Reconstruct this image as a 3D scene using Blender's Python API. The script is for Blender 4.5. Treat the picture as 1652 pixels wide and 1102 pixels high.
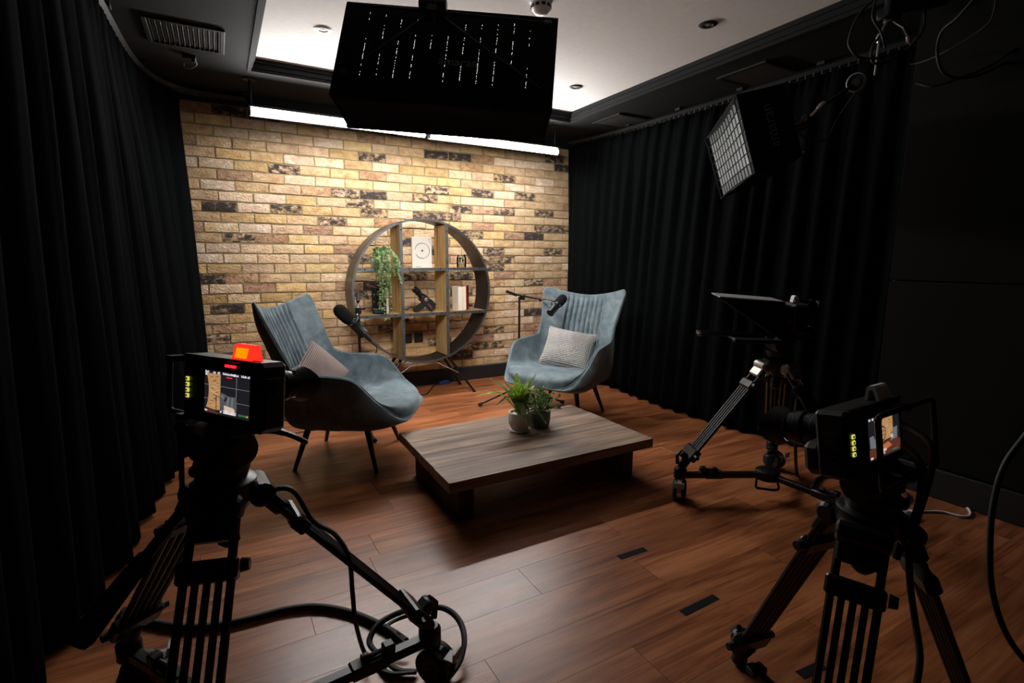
import bpy, math, random
from mathutils import Vector, Matrix, noise as mnoise
V = Vector
pi = math.pi
for o in list(bpy.data.objects): bpy.data.objects.remove(o)
scene = bpy.context.scene
COL = scene.collection

# ------------------------------------------------------------------ camera
FPX, IW, IH = 834.677, 1652.0, 1102.0
CAM = V((0.07268, -4.42623, 1.14292))
YAW, PIT, ROL = 0.512346, -0.158052, 0.00475215
_f = V((math.sin(YAW)*math.cos(PIT), math.cos(YAW)*math.cos(PIT), math.sin(PIT)))
_r0 = V((math.cos(YAW), -math.sin(YAW), 0)); _u0 = _r0.cross(_f)
_r = _r0*math.cos(ROL) + _u0*math.sin(ROL); _u = _u0*math.cos(ROL) - _r0*math.sin(ROL)
cd = bpy.data.cameras.new('camera'); cd.sensor_fit = 'HORIZONTAL'; cd.sensor_width = 36.0
cd.lens = 36.0*FPX/IW; cd.clip_start = 0.02
cam = bpy.data.objects.new('camera', cd); COL.objects.link(cam)
cam.matrix_world = Matrix(((_r.x,_u.x,-_f.x,CAM.x),(_r.y,_u.y,-_f.y,CAM.y),(_r.z,_u.z,-_f.z,CAM.z),(0,0,0,1)))
scene.camera = cam
# ------------------------------------------------------------------ world, exposure, lamp strengths
w = bpy.data.worlds.new('world'); scene.world = w; w.use_nodes = True
w.node_tree.nodes['Background'].inputs[0].default_value = (0.5,0.55,0.6,1)
w.node_tree.nodes['Background'].inputs[1].default_value = 0.0003
scene.view_settings.view_transform = 'Standard'; scene.view_settings.look = 'None'
scene.view_settings.exposure = 0.85; scene.view_settings.gamma = 1.0
scene.view_settings.use_curve_mapping = False
TUBE = 80.0        # radiance of the LED tubes
KEY = 46.0          # overhead softbox
SIDE = 24.0         # side softbox

def at(x, y, Z=None, Y=None, X=None, d=None):
    """world point seen at photo pixel x,y on a level/wall plane or at a distance along the view"""
    k = _f + _r*((x-IW/2)/FPX) - _u*((y-IH/2)/FPX)
    if Z is not None: return CAM + k*((Z-CAM.z)/k.z)
    if Y is not None: return CAM + k*((Y-CAM.y)/k.y)
    if X is not None: return CAM + k*((X-CAM.x)/k.x)
    return CAM + k*d

# ------------------------------------------------------------------ materials
def newmat(name):
    m = bpy.data.materials.new(name); m.use_nodes = True
    return m, m.node_tree.nodes, m.node_tree.links, m.node_tree.nodes['Principled BSDF']
def mat(name, col, rough=0.6, metal=0.0, spec=0.5, grain=0.0, scale=60.0, bump=0.0, sheen=0.0, trans=0.0, stretch=None):
    m, N, L, b = newmat(name)
    b.inputs['Base Color'].default_value = (*col, 1); b.inputs['Roughness'].default_value = rough
    b.inputs['Metallic'].default_value = metal; b.inputs['Specular IOR Level'].default_value = spec
    b.inputs['Sheen Weight'].default_value = sheen
    if trans: b.inputs['Transmission Weight'].default_value = trans
    if grain or bump:
        tc = N.new('ShaderNodeTexCoord'); nz = N.new('ShaderNodeTexNoise'); nz.inputs['Scale'].default_value = scale
        nz.inputs['Detail'].default_value = 4
        src = tc.outputs['Object']
        if stretch:
            mp = N.new('ShaderNodeMapping'); mp.inputs['Scale'].default_value = stretch
            L.new(src, mp.inputs[0]); src = mp.outputs[0]
        L.new(src, nz.inputs['Vector'])
        if grain:
            cr = N.new('ShaderNodeValToRGB')
            cr.color_ramp.elements[0].position = 0.3; cr.color_ramp.elements[1].position = 0.7
            cr.color_ramp.elements[0].color = (*[c*(1-grain) for c in col], 1)
            cr.color_ramp.elements[1].color = (*[min(1,c*(1+grain)) for c in col], 1)
            L.new(nz.outputs['Fac'], cr.inputs[0]); L.new(cr.outputs[0], b.inputs['Base Color'])
        if bump:
            bp = N.new('ShaderNodeBump'); bp.inputs['Strength'].default_value = bump; bp.inputs['Distance'].default_value = 0.004
            L.new(nz.outputs['Fac'], bp.inputs['Height']); L.new(bp.outputs[0], b.inputs['Normal'])
    return m
def emit(name, col, s=1.0, base=(0,0,0)):
    m, N, L, b = newmat(name)
    b.inputs['Base Color'].default_value = (*base, 1); b.inputs['Emission Color'].default_value = (*col, 1)
    b.inputs['Emission Strength'].default_value = s
    return m

def brick_mat(name, c1, c2, c3, spot=None, cover=0.5, tint=0.12):
    """mottled stock brick: per-brick tone from the object's random value; soot or lime in noise patches"""
    m, N, L, b = newmat(name)
    b.inputs['Roughness'].default_value = 0.9; b.inputs['Specular IOR Level'].default_value = 0.2
    tc = N.new('ShaderNodeTexCoord'); oi = N.new('ShaderNodeObjectInfo')
    off = N.new('ShaderNodeVectorMath'); off.operation = 'MULTIPLY_ADD'
    cb = N.new('ShaderNodeCombineXYZ')
    for i in range(3): L.new(oi.outputs['Random'], cb.inputs[i])
    off.inputs[1].default_value = (37, 53, 71)
    L.new(cb.outputs[0], off.inputs[0]); L.new(tc.outputs['Object'], off.inputs[2])
    mp = N.new('ShaderNodeMapping'); mp.inputs['Scale'].default_value = (1, 1, 1.6); L.new(off.outputs[0], mp.inputs[0])
    n1 = N.new('ShaderNodeTexNoise'); n1.inputs['Scale'].default_value = 14; n1.inputs['Detail'].default_value = 6; n1.inputs['Roughness'].default_value = .65
    L.new(mp.outputs[0], n1.inputs['Vector'])
    r1 = N.new('ShaderNodeValToRGB'); e = r1.color_ramp.elements
    e[0].position = .34; e[0].color = (*c1, 1); e[1].position = .66; e[1].color = (*c3, 1)
    k = e.new(.5); k.color = (*c2, 1)
    L.new(n1.outputs['Fac'], r1.inputs[0])
    hv = N.new('ShaderNodeHueSaturation')
    mr = N.new('ShaderNodeMapRange'); mr.inputs[3].default_value = 1-tint*1.6; mr.inputs[4].default_value = 1+tint*1.3
    L.new(oi.outputs['Random'], mr.inputs[0]); L.new(mr.outputs[0], hv.inputs['Value'])
    ml = N.new('ShaderNodeMath'); ml.operation = 'MULTIPLY'; ml.inputs[1].default_value = 7.31; L.new(oi.outputs['Random'], ml.inputs[0])
    fr = N.new('ShaderNodeMath'); fr.operation = 'FRACT'; L.new(ml.outputs[0], fr.inputs[0])
    mh = N.new('ShaderNodeMapRange'); mh.inputs[3].default_value = .492; mh.inputs[4].default_value = .504
    L.new(fr.outputs[0], mh.inputs[0]); L.new(mh.outputs[0], hv.inputs['Hue'])
    ms = N.new('ShaderNodeMapRange'); ms.inputs[3].default_value = .85; ms.inputs[4].default_value = 1.08
    L.new(fr.outputs[0], ms.inputs[0]); L.new(ms.outputs[0], hv.inputs['Saturation'])
    L.new(r1.outputs[0], hv.inputs['Color'])
    out = hv.outputs[0]
    if spot:
        n2 = N.new('ShaderNodeTexNoise'); n2.inputs['Scale'].default_value = 21; n2.inputs['Detail'].default_value = 8; n2.inputs['Roughness'].default_value = .68
        L.new(mp.outputs[0], n2.inputs['Vector'])
        r2 = N.new('ShaderNodeValToRGB'); r2.color_ramp.elements[0].position = 1-cover-.05; r2.color_ramp.elements[1].position = 1-cover+.09
        L.new(n2.outputs['Fac'], r2.inputs[0])
        mx = N.new('ShaderNodeMix'); mx.data_type = 'RGBA'
        L.new(r2.outputs[0], mx.inputs[0]); L.new(out, mx.inputs[6]); mx.inputs[7].default_value = (*spot, 1)
        out = mx.outputs[2]
    L.new(out, b.inputs['Base Color'])
    n3 = N.new('ShaderNodeTexNoise'); n3.inputs['Scale'].default_value = 55; n3.inputs['Detail'].default_value = 6
    L.new(mp.outputs[0], n3.inputs['Vector'])
    bp = N.new('ShaderNodeBump'); bp.inputs['Strength'].default_value = .9; bp.inputs['Distance'].default_value = .009
    ad = N.new('ShaderNodeMath'); ad.operation = 'ADD'; L.new(n3.outputs['Fac'], ad.inputs[0]); L.new(n1.outputs['Fac'], ad.inputs[1])
    L.new(ad.outputs[0], bp.inputs['Height']); L.new(bp.outputs[0], b.inputs['Normal'])
    return m

def wood_mat(name, dark, mid, light, rough=.45, axis='X', scale=1.0, tone=.35, spec=.5, knots=False, bump=.08, rrand=True):
    """long-grain timber; grain runs along the given local axis, per-object offset and tone"""
    m, N, L, b = newmat(name)
    b.inputs['Specular IOR Level'].default_value = spec
    tc = N.new('ShaderNodeTexCoord'); oi = N.new('ShaderNodeObjectInfo'); cb = N.new('ShaderNodeCombineXYZ')
    for i in range(3): L.new(oi.outputs['Random'], cb.inputs[i])
    off = N.new('ShaderNodeVectorMath'); off.operation = 'MULTIPLY_ADD'; off.inputs[1].default_value = (31, 17, 23)
    L.new(cb.outputs[0], off.inputs[0]); L.new(tc.outputs['Object'], off.inputs[2])
    def noi(sc, st, det=6, dist=0.0):
        mp = N.new('ShaderNodeMapping')
        v = {'X': (st, 1, 1), 'Y': (1, st, 1), 'Z': (1, 1, st)}[axis]
        mp.inputs['Scale'].default_value = v
        L.new(off.outputs[0], mp.inputs[0])
        n = N.new('ShaderNodeTexNoise'); n.inputs['Scale'].default_value = sc*scale; n.inputs['Detail'].default_value = det
        n.inputs['Roughness'].default_value = .6; n.inputs['Distortion'].default_value = dist
        L.new(mp.outputs[0], n.inputs['Vector']); return n
    a = noi(13, .13, 6, 1.2); f = noi(95, .03, 3); big = noi(5, .3, 2)
    r = N.new('ShaderNodeValToRGB'); e = r.color_ramp.elements
    e[0].position = .3; e[0].color = (*dark, 1); e[1].position = .72; e[1].color = (*light, 1); k = e.new(.5); k.color = (*mid, 1)
    s1 = N.new('ShaderNodeMath'); s1.operation = 'MULTIPLY_ADD'; s1.inputs[1].default_value = .6
    L.new(f.outputs['Fac'], s1.inputs[0]); L.new(a.outputs['Fac'], s1.inputs[2])
    s2 = N.new('ShaderNodeMath'); s2.operation = 'MULTIPLY_ADD'; s2.inputs[1].default_value = .5
    L.new(big.outputs['Fac'], s2.inputs[0]); L.new(s1.outputs[0], s2.inputs[2])
    s3 = N.new('ShaderNodeMath'); s3.operation = 'SUBTRACT'; s3.inputs[1].default_value = .55; L.new(s2.outputs[0], s3.inputs[0])
    L.new(s3.outputs[0], r.inputs[0])
    hv = N.new('ShaderNodeHueSaturation'); mr = N.new('ShaderNodeMapRange')
    mr.inputs[3].default_value = 1-tone; mr.inputs[4].default_value = 1+tone
    L.new(oi.outputs['Random'], mr.inputs[0]); L.new(mr.outputs[0], hv.inputs['Value']); L.new(r.outputs[0], hv.inputs['Color'])
    L.new(hv.outputs[0], b.inputs['Base Color'])
    rr = N.new('ShaderNodeMapRange'); rr.inputs[3].default_value = rough-.06; rr.inputs[4].default_value = rough+.1
    L.new(f.outputs['Fac'], rr.inputs[0]); L.new(rr.outputs[0], b.inputs['Roughness'])
    bp = N.new('ShaderNodeBump'); bp.inputs['Strength'].default_value = bump; bp.inputs['Distance'].default_value = .003
    L.new(f.outputs['Fac'], bp.inputs['Height']); L.new(bp.outputs[0], b.inputs['Normal'])
    return m

def weave_mat(name, c1, c2, scale, rough=.9, bump=.6, axes=(1,1,1)):
    m, N, L, b = newmat(name); b.inputs['Roughness'].default_value = rough; b.inputs['Specular IOR Level'].default_value = .15
    tc = N.new('ShaderNodeTexCoord'); mp = N.new('ShaderNodeMapping'); mp.inputs['Scale'].default_value = axes
    L.new(tc.outputs['Object'], mp.inputs[0])
    w1 = N.new('ShaderNodeTexWave'); w1.bands_direction = 'X'; w1.inputs['Scale'].default_value = scale
    w2 = N.new('ShaderNodeTexWave'); w2.bands_direction = 'Z'; w2.inputs['Scale'].default_value = scale*.8
    for q in (w1, w2):
        q.inputs['Distortion'].default_value = .5; q.inputs['Detail'].default_value = 1; L.new(mp.outputs[0], q.inputs['Vector'])
    mu = N.new('ShaderNodeMath'); mu.operation = 'MULTIPLY'; L.new(w1.outputs['Fac'], mu.inputs[0]); L.new(w2.outputs['Fac'], mu.inputs[1])
    r = N.new('ShaderNodeValToRGB'); r.color_ramp.elements[0].color = (*c1, 1); r.color_ramp.elements[1].color = (*c2, 1)
    r.color_ramp.elements[1].position = .6
    L.new(mu.outputs[0], r.inputs[0]); L.new(r.outputs[0], b.inputs['Base Color'])
    bp = N.new('ShaderNodeBump'); bp.inputs['Strength'].default_value = bump; bp.inputs['Distance'].default_value = .004
    L.new(mu.outputs[0], bp.inputs['Height']); L.new(bp.outputs[0], b.inputs['Normal'])
    return m

def velvet_mat(name, c1, c2, c3):
    m, N, L, b = newmat(name); b.inputs['Roughness'].default_value = .75; b.inputs['Specular IOR Level'].default_value = .2
    b.inputs['Sheen Weight'].default_value = .35; b.inputs['Sheen Roughness'].default_value = .4
    b.inputs['Sheen Tint'].default_value = (.75,.88,.95,1)
    tc = N.new('ShaderNodeTexCoord')
    n = N.new('ShaderNodeTexNoise'); n.inputs['Scale'].default_value = 13; n.inputs['Detail'].default_value = 5; n.inputs['Roughness'].default_value = .55; n.inputs['Distortion'].default_value = .6
    L.new(tc.outputs['Object'], n.inputs['Vector'])
    r = N.new('ShaderNodeValToRGB'); e = r.color_ramp.elements
    e[0].position = .3; e[0].color = (*c1, 1); e[1].position = .7; e[1].color = (*c3, 1); k = e.new(.52); k.color = (*c2, 1)
    L.new(n.outputs['Fac'], r.inputs[0]); L.new(r.outputs[0], b.inputs['Base Color'])
    n2 = N.new('ShaderNodeTexNoise'); n2.inputs['Scale'].default_value = 400; L.new(tc.outputs['Object'], n2.inputs['Vector'])
    bp = N.new('ShaderNodeBump'); bp.inputs['Strength'].default_value = .15; bp.inputs['Distance'].default_value = .001
    L.new(n2.outputs['Fac'], bp.inputs['Height']); L.new(bp.outputs[0], b.inputs['Normal'])
    return m

M = {}
M['black_paint'] = mat('black_paint', (.0058,.0058,.006), .85, spec=.2, grain=.15, scale=8)
M['panel_black'] = mat('panel_black', (.006,.0056,.0048), .95, spec=.15, grain=.25, scale=200, bump=.2)
M['track'] = mat('track', (.006,.006,.0063), .55, spec=.25)
M['vent_metal'] = mat('vent_metal', (.004,.004,.0042), .5, spec=.2)
M['ceiling_white'] = mat('ceiling_white', (.84,.82,.80), .85, grain=.03, scale=30, bump=.05)
M['cornice'] = mat('cornice', (.007,.0073,.0073), .8, spec=.2)
M['mortar'] = mat('mortar', (.26,.20,.098), .95, grain=.2, scale=90, bump=.6)
BUFF = ((.42,.255,.125),(.55,.365,.185),(.64,.45,.25))
M['brick_buff'] = brick_mat('brick_buff', *BUFF)
M['brick_yellow'] = brick_mat('brick_yellow', (.52,.36,.175),(.60,.43,.225),(.66,.50,.29))
M['brick_pale'] = brick_mat('brick_pale', (.54,.355,.20),(.62,.44,.27),(.68,.52,.35), (.72,.61,.49), .45, .07)
M['brick_rust'] = brick_mat('brick_rust', (.30,.155,.085),(.42,.245,.135),(.54,.36,.20), (.21,.10,.07), .44)
M['brick_dark'] = brick_mat('brick_dark', (.36,.22,.12),(.50,.33,.18),(.60,.42,.24), (.05,.038,.033), .54)
M['brick_soot'] = brick_mat('brick_soot', (.24,.15,.09),(.34,.22,.13),(.46,.31,.18), (.042,.033,.030), .60)
M['skirting'] = mat('skirting', (.006,.006,.0065), .6)
M['plank'] = wood_mat('plank', (.16,.047,.017), (.31,.102,.038), (.45,.175,.072), .30, 'X', 1.0, .24, .5, bump=.12)
M['floor_base'] = mat('floor_base', (.03,.012,.007), .8, grain=.1)
M['cloth'] = mat('cloth', (.0030,.0035,.0038), 1.0, spec=.02, grain=.2, scale=300)
M['shelf_steel'] = mat('shelf_steel', (.05,.049,.048), .40, .8, grain=.25, scale=9)
M['shelf_edge'] = mat('shelf_edge', (.15,.155,.16), .42, .8, grain=.15, scale=20)
M['shelf_wood'] = wood_mat('shelf_wood', (.28,.165,.06), (.54,.36,.15), (.68,.48,.24), .6, 'X', 1.3, .1, .3)
M['shelf_wood_v'] = wood_mat('shelf_wood_v', (.28,.165,.055), (.54,.355,.14), (.68,.48,.24), .6, 'Z', 1.3, .1, .3)
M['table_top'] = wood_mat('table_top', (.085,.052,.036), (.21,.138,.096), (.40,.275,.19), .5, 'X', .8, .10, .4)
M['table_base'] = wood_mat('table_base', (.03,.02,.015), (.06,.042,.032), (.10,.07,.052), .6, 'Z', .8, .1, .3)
M['velvet'] = velvet_mat('velvet', (.085,.118,.138), (.138,.180,.200), (.200,.246,.264))
M['piping'] = mat('piping', (.13,.17,.19), .7, grain=.2)
M['black_leg'] = mat('black_leg', (.010,.010,.011), .35)
M['black_plastic'] = mat('black_plastic', (.006,.006,.0065), .45, grain=.2, scale=200, bump=.1)
M['black_matte'] = mat('black_matte', (.004,.004,.0045), .7)
M['black_metal'] = mat('black_metal', (.008,.008,.0085), .36, .3)
M['rubber'] = mat('rubber', (.006,.006,.006), .65)
M['foam'] = mat('foam', (.012,.012,.013), 1.0, spec=.05, grain=.4, scale=260, bump=.8)
M['chrome'] = mat('chrome', (.55,.55,.56), .22, 1.0)
M['alu'] = mat('alu', (.42,.41,.39), .35, .9)
M['grey_plastic'] = mat('grey_plastic', (.36,.36,.35), .5)
M['white_plastic'] = mat('white_plastic', (.72,.72,.72), .4)
M['fabric_black'] = mat('fabric_black', (.0035,.0038,.0038), .85, spec=.15, grain=.3, scale=250, bump=.15)
M['lit_hood_top'] = mat('lit_hood_top', (.35,.36,.36), .6)  # prompter hood top; light from above is put into this grey
M['cushion_pink'] = weave_mat('cushion_pink', (.10,.09,.095), (.56,.40,.35), 48, axes=(1,1,1))
M['cushion_white'] = weave_mat('cushion_white', (.22,.205,.195), (.80,.77,.74), 30, bump=1.2)
M['ceramic'] = mat('ceramic', (.74,.68,.60), .55, grain=.06, scale=120, bump=.25)
M['pot_green'] = mat('pot_green', (.13,.14,.115), .55, grain=.1, scale=90, bump=.2)
M['soil'] = mat('soil', (.02,.014,.009), .95, grain=.4, scale=120, bump=1)
def leaf_mat(name, a, b_, c):
    m, N, L, b = newmat(name); b.inputs['Roughness'].default_value = .5
    b.inputs['Subsurface Weight'].default_value = 0
    tc = N.new('ShaderNodeTexCoord'); n = N.new('ShaderNodeTexNoise'); n.inputs['Scale'].default_value = 45
    L.new(tc.outputs['Object'], n.inputs['Vector']); r = N.new('ShaderNodeValToRGB'); e = r.color_ramp.elements
    e[0].position = .32; e[0].color = (*a, 1); e[1].position = .68; e[1].color = (*c, 1); k = e.new(.5); k.color = (*b_, 1)
    L.new(n.outputs['Fac'], r.inputs[0]); L.new(r.outputs[0], b.inputs['Base Color'])
    tl = N.new('ShaderNodeBsdfTranslucent'); mx = N.new('ShaderNodeMixShader'); mx.inputs[0].default_value = .45
    L.new(r.outputs[0], tl.inputs[0]); L.new(b.outputs[0], mx.inputs[1]); L.new(tl.outputs[0], mx.inputs[2])
    L.new(mx.outputs[0], N['Material Output'].inputs['Surface'])
    return m
M['fern'] = leaf_mat('fern', (.20,.36,.03), (.40,.60,.07), (.60,.74,.18))
M['fern_grey'] = leaf_mat('fern_grey', (.14,.24,.08), (.26,.38,.15), (.42,.52,.27))
M['bush'] = leaf_mat('bush', (.05,.12,.035), (.12,.23,.07), (.32,.46,.13))
M['ivy'] = leaf_mat('ivy', (.10,.19,.07), (.22,.35,.13), (.50,.62,.36))
M['stem'] = mat('stem', (.10,.11,.04), .7)
M['paper'] = mat('paper', (.72,.62,.48), .8, grain=.1, scale=300, stretch=(1,.05,.05))
M['paper_pale'] = mat('paper_pale', (.78,.71,.61), .8, grain=.08, scale=300)
M['book_black'] = mat('book_black', (.010,.010,.012), .4)
M['book_red'] = mat('book_red', (.42,.02,.02), .45)
M['book_white'] = mat('book_white', (.74,.70,.64), .5)
M['ink'] = mat('ink', (.03,.028,.025), .6)
M['ink_grey'] = mat('ink_grey', (.35,.33,.30), .6)
M['print_cyan'] = mat('print_cyan', (.03,.34,.50), .5)
M['print_white'] = mat('print_white', (.62,.60,.57), .5)
M['print_pink'] = mat('print_pink', (.45,.05,.12), .5)
M['print_yellow'] = mat('print_yellow', (.60,.42,.05), .5)
M['red'] = mat('red', (.50,.03,.03), .4)
M['blue'] = mat('blue', (.015,.035,.16), .4)
M['tape'] = mat('tape', (.005,.0055,.007), .8, spec=.15, grain=.2, scale=150)
M['moss'] = mat('moss', (.07,.12,.05), .9, grain=.5, scale=70, bump=1)
M['pebble'] = mat('pebble', (.42,.27,.16), .8, grain=.4, scale=90, bump=.6)
m_, N_, L_, b_ = newmat('glass')
_g = N_.new('ShaderNodeBsdfGlossy'); _g.inputs['Roughness'].default_value = .03; _t = N_.new('ShaderNodeBsdfTransparent'); _t.inputs[0].default_value = (.93,.96,.95,1)
_x = N_.new('ShaderNodeMixShader'); _w = N_.new('ShaderNodeLayerWeight'); _w.inputs[0].default_value = .25
L_.new(_w.outputs['Fresnel'], _x.inputs[0]); L_.new(_t.outputs[0], _x.inputs[1]); L_.new(_g.outputs[0], _x.inputs[2])
L_.new(_x.outputs[0], N_['Material Output'].inputs['Surface'])
M['glass'] = m_
M['tube_glow'] = emit('tube_glow', (1.0,.985,.97), TUBE)
M['key_glow'] = emit('key_glow', (1.0,.965,.92), KEY)
M['side_glow'] = emit('side_glow', (1.0,.985,.96), SIDE)
M['leak_glow'] = emit('leak_glow', (1.0,.97,.9), .8)
M['tally_on'] = emit('tally_on', (1.0,.03,.015), .62, (.5,.05,.03))
M['tally_core'] = emit('tally_core', (1.0,.22,.0), .8)
M['red_led'] = emit('red_led', (1.0,.015,.03), 1.0)
M['led_white'] = emit('led_white', (1,1,1), 1.5)
M['key_yellow'] = emit('key_yellow', (.62,.58,.10), .6)
M['scr_dark'] = emit('scr_dark', (.012,.011,.014), .6)
M['scr_brick'] = emit('scr_brick', (.42,.22,.09), .6)
M['scr_brick2'] = emit('scr_brick2', (.16,.075,.035), .6)
M['scr_brick3'] = emit('scr_brick3', (.56,.34,.15), .6)
M['scr_floor'] = emit('scr_floor', (.10,.025,.018), .6)
M['scr_orange'] = emit('scr_orange', (.42,.13,.05), .6)
M['scr_chair'] = emit('scr_chair', (.075,.08,.082), .6)
M['scr_chair2'] = emit('scr_chair2', (.13,.14,.145), .6)
M['scr_white'] = emit('scr_white', (.75,.72,.75), .6)
M['scr_cush'] = emit('scr_cush', (.60,.46,.35), .6)
M['scr_line'] = emit('scr_line', (.20,.20,.22), .6)
M['scr_green'] = emit('scr_green', (.02,.13,.05), .6)
M['scr_amber'] = emit('scr_amber', (.40,.25,.03), .6)
M['text_dim'] = mat('text_dim', (.12,.115,.11), .5)

# ------------------------------------------------------------------ mesh building
XF = {}     # world matrix of each built object
class MB:
    def __init__(s): s.v = []; s.f = []; s.m = []
    def add(s, vs, fs, mi=0):
        o = len(s.v); s.v += [V(q) for q in vs]; s.f += [tuple(i+o for i in q) for q in fs]; s.m += [mi]*len(fs); return s
    def box(s, c, size, R=None, ch=0.0, mi=0):
        """box, optionally chamfered; R = 3x3 matrix of its axes"""
        R = R or Matrix.Identity(3); c = V(c); hx, hy, hz = [q/2 for q in size]
        if ch <= 0:
            P = [(-hx,-hy,-hz),(hx,-hy,-hz),(hx,hy,-hz),(-hx,hy,-hz),(-hx,-hy,hz),(hx,-hy,hz),(hx,hy,hz),(-hx,hy,hz)]
            F = [(0,3,2,1),(4,5,6,7),(0,1,5,4),(1,2,6,5),(2,3,7,6),(3,0,4,7)]
        else:
            P = []; F = []; idx = {}
            for sx in (-1,1):
                for sy in (-1,1):
                    for sz in (-1,1):
                        for a in range(3):
                            q = [sx*hx, sy*hy, sz*hz]
                            for b in range(3):
                                if b != a: q[b] -= (sx,sy,sz)[b]*ch
                            idx[(sx,sy,sz,a)] = len(P); P.append(tuple(q))
            for a in range(3):
                b, c2 = (a+1)%3, (a+2)%3
                for sg in (-1,1):
                    q = []
                    for (i,j) in ((-1,-1),(1,-1),(1,1),(-1,1)):
                        t = [0,0,0]; t[a] = sg; t[b] = i; t[c2] = j; q.append(idx[(*t,a)])
                    F.append(tuple(q if sg > 0 else q[::-1]))
                for i in (-1,1):
                    for j in (-1,1):
                        t = [0,0,0]; t[b] = i; t[c2] = j
                        t0 = list(t); t0[a] = -1; t1 = list(t); t1[a] = 1
                        q = (idx[(*t0,b)], idx[(*t1,b)], idx[(*t1,c2)], idx[(*t0,c2)])
                        F.append(q if i*j < 0 else q[::-1])
            for sx in (-1,1):
                for sy in (-1,1):
                    for sz in (-1,1):
                        q = tuple(idx[(sx,sy,sz,a)] for a in range(3)); F.append(q if sx*sy*sz > 0 else q[::-1])
        s.add([c + R @ V(q) for q in P], F, mi); return s
    def tube(s, pts, r, seg=10, caps=True, mi=0, flat=1.0, closed=False):
        pts = [V(q) for q in pts]; n = len(pts); rs = r if isinstance(r, (list, tuple)) else [r]*n
        o = len(s.v); up = None
        for i, q in enumerate(pts):
            if closed: t = pts[(i+1)%n] - pts[i-1]
            else: t = pts[min(i+1,n-1)] - pts[max(i-1,0)]
            if t.length < 1e-9: t = V((0,0,1))
            t.normalize()
            if up is None:
                up = V((0,0,1)) if abs(t.z) < .9 else V((1,0,0))
            a = t.cross(up)
            if a.length < 1e-6: a = t.cross(V((1,.3,.2)))
            a.normalize(); b = a.cross(t).normalized(); up = b
            for k in range(seg):
                an = 2*pi*k/seg; s.v.append(q + a*(math.cos(an)*rs[i]) + b*(math.sin(an)*rs[i]*flat))
        for i in range(n if closed else n-1):
            i2 = (i+1)%n
            for k in range(seg):
                k2 = (k+1)%seg
                s.f.append((o+i*seg+k, o+i*seg+k2, o+i2*seg+k2, o+i2*seg+k)); s.m.append(mi)
        if caps and not closed:
            s.f.append(tuple(o+k for k in range(seg))[::-1]); s.m.append(mi)
            s.f.append(tuple(o+(n-1)*seg+k for k in range(seg))); s.m.append(mi)
        return s
    def lathe(s, base, axis, prof, seg=24, mi=0, caps=True):
        """profile of (distance along axis, radius)"""
        base = V(base); ax = V(axis).normalized()
        return s.tube_lathe(base, ax, prof, seg, mi, caps)
    def tube_lathe(s, base, ax, prof, seg, mi, caps):
        a = ax.cross(V((0,0,1)) if abs(ax.z) < .9 else V((1,0,0))).normalized(); b = a.cross(ax).normalized()
        o = len(s.v)
        for (h, r) in prof:
            for k in range(seg):
                an = 2*pi*k/seg; s.v.append(base + ax*h + (a*math.cos(an)+b*math.sin(an))*max(r,1e-5))
        for i in range(len(prof)-1):
            for k in range(seg):
                k2 = (k+1)%seg; s.f.append((o+i*seg+k, o+i*seg+k2, o+(i+1)*seg+k2, o+(i+1)*seg+k)); s.m.append(mi)
        if caps:
            s.f.append(tuple(o+k for k in range(seg))[::-1]); s.m.append(mi)
            s.f.append(tuple(o+(len(prof)-1)*seg+k for k in range(seg))); s.m.append(mi)
        return s
    def ball(s, c, r, sc=(1,1,1), seg=14, rings=8, mi=0, R=None):
        c = V(c); R = R or Matrix.Identity(3); o = len(s.v)
        for i in range(1, rings):
            th = pi*i/rings
            for k in range(seg):
                ph = 2*pi*k/seg
                s.v.append(c + R @ V((r*sc[0]*math.sin(th)*math.cos(ph), r*sc[1]*math.sin(th)*math.sin(ph), r*sc[2]*math.cos(th))))
        s.v.append(c + R @ V((0,0,r*sc[2]))); s.v.append(c + R @ V((0,0,-r*sc[2]))); t, bt = len(s.v)-2, len(s.v)-1
        for k in range(seg):
            k2 = (k+1)%seg
            s.f.append((t, o+k, o+k2)); s.m.append(mi)
            for i in range(rings-2):
                s.f.append((o+i*seg+k, o+(i+1)*seg+k, o+(i+1)*seg+k2, o+i*seg+k2)); s.m.append(mi)
            s.f.append((bt, o+(rings-2)*seg+k2, o+(rings-2)*seg+k)); s.m.append(mi)
        return s
    def prism(s, outline, origin, ax, ay, depth, mi=0):
        """extrude a 2D outline (in ax, ay) by the vector depth"""
        origin = V(origin); ax = V(ax); ay = V(ay); dp = V(depth); n = len(outline)
        A = [origin + ax*x + ay*y for x, y in outline]; B = [q + dp for q in A]
        F = [tuple(range(n))[::-1], tuple(range(n, 2*n))] + [(i, (i+1)%n, n+(i+1)%n, n+i) for i in range(n)]
        s.add(A+B, F, mi); return s
    def grid(s, rows, mi=0, closeu=False):
        o = len(s.v); nv, nu = len(rows), len(rows[0])
        for r in rows: s.v += [V(q) for q in r]
        for i in range(nv-1):
            for k in range(nu if closeu else nu-1):
                k2 = (k+1)%nu
                s.f.append((o+i*nu+k, o+i*nu+k2, o+(i+1)*nu+k2, o+(i+1)*nu+k)); s.m.append(mi)
        return s
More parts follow.
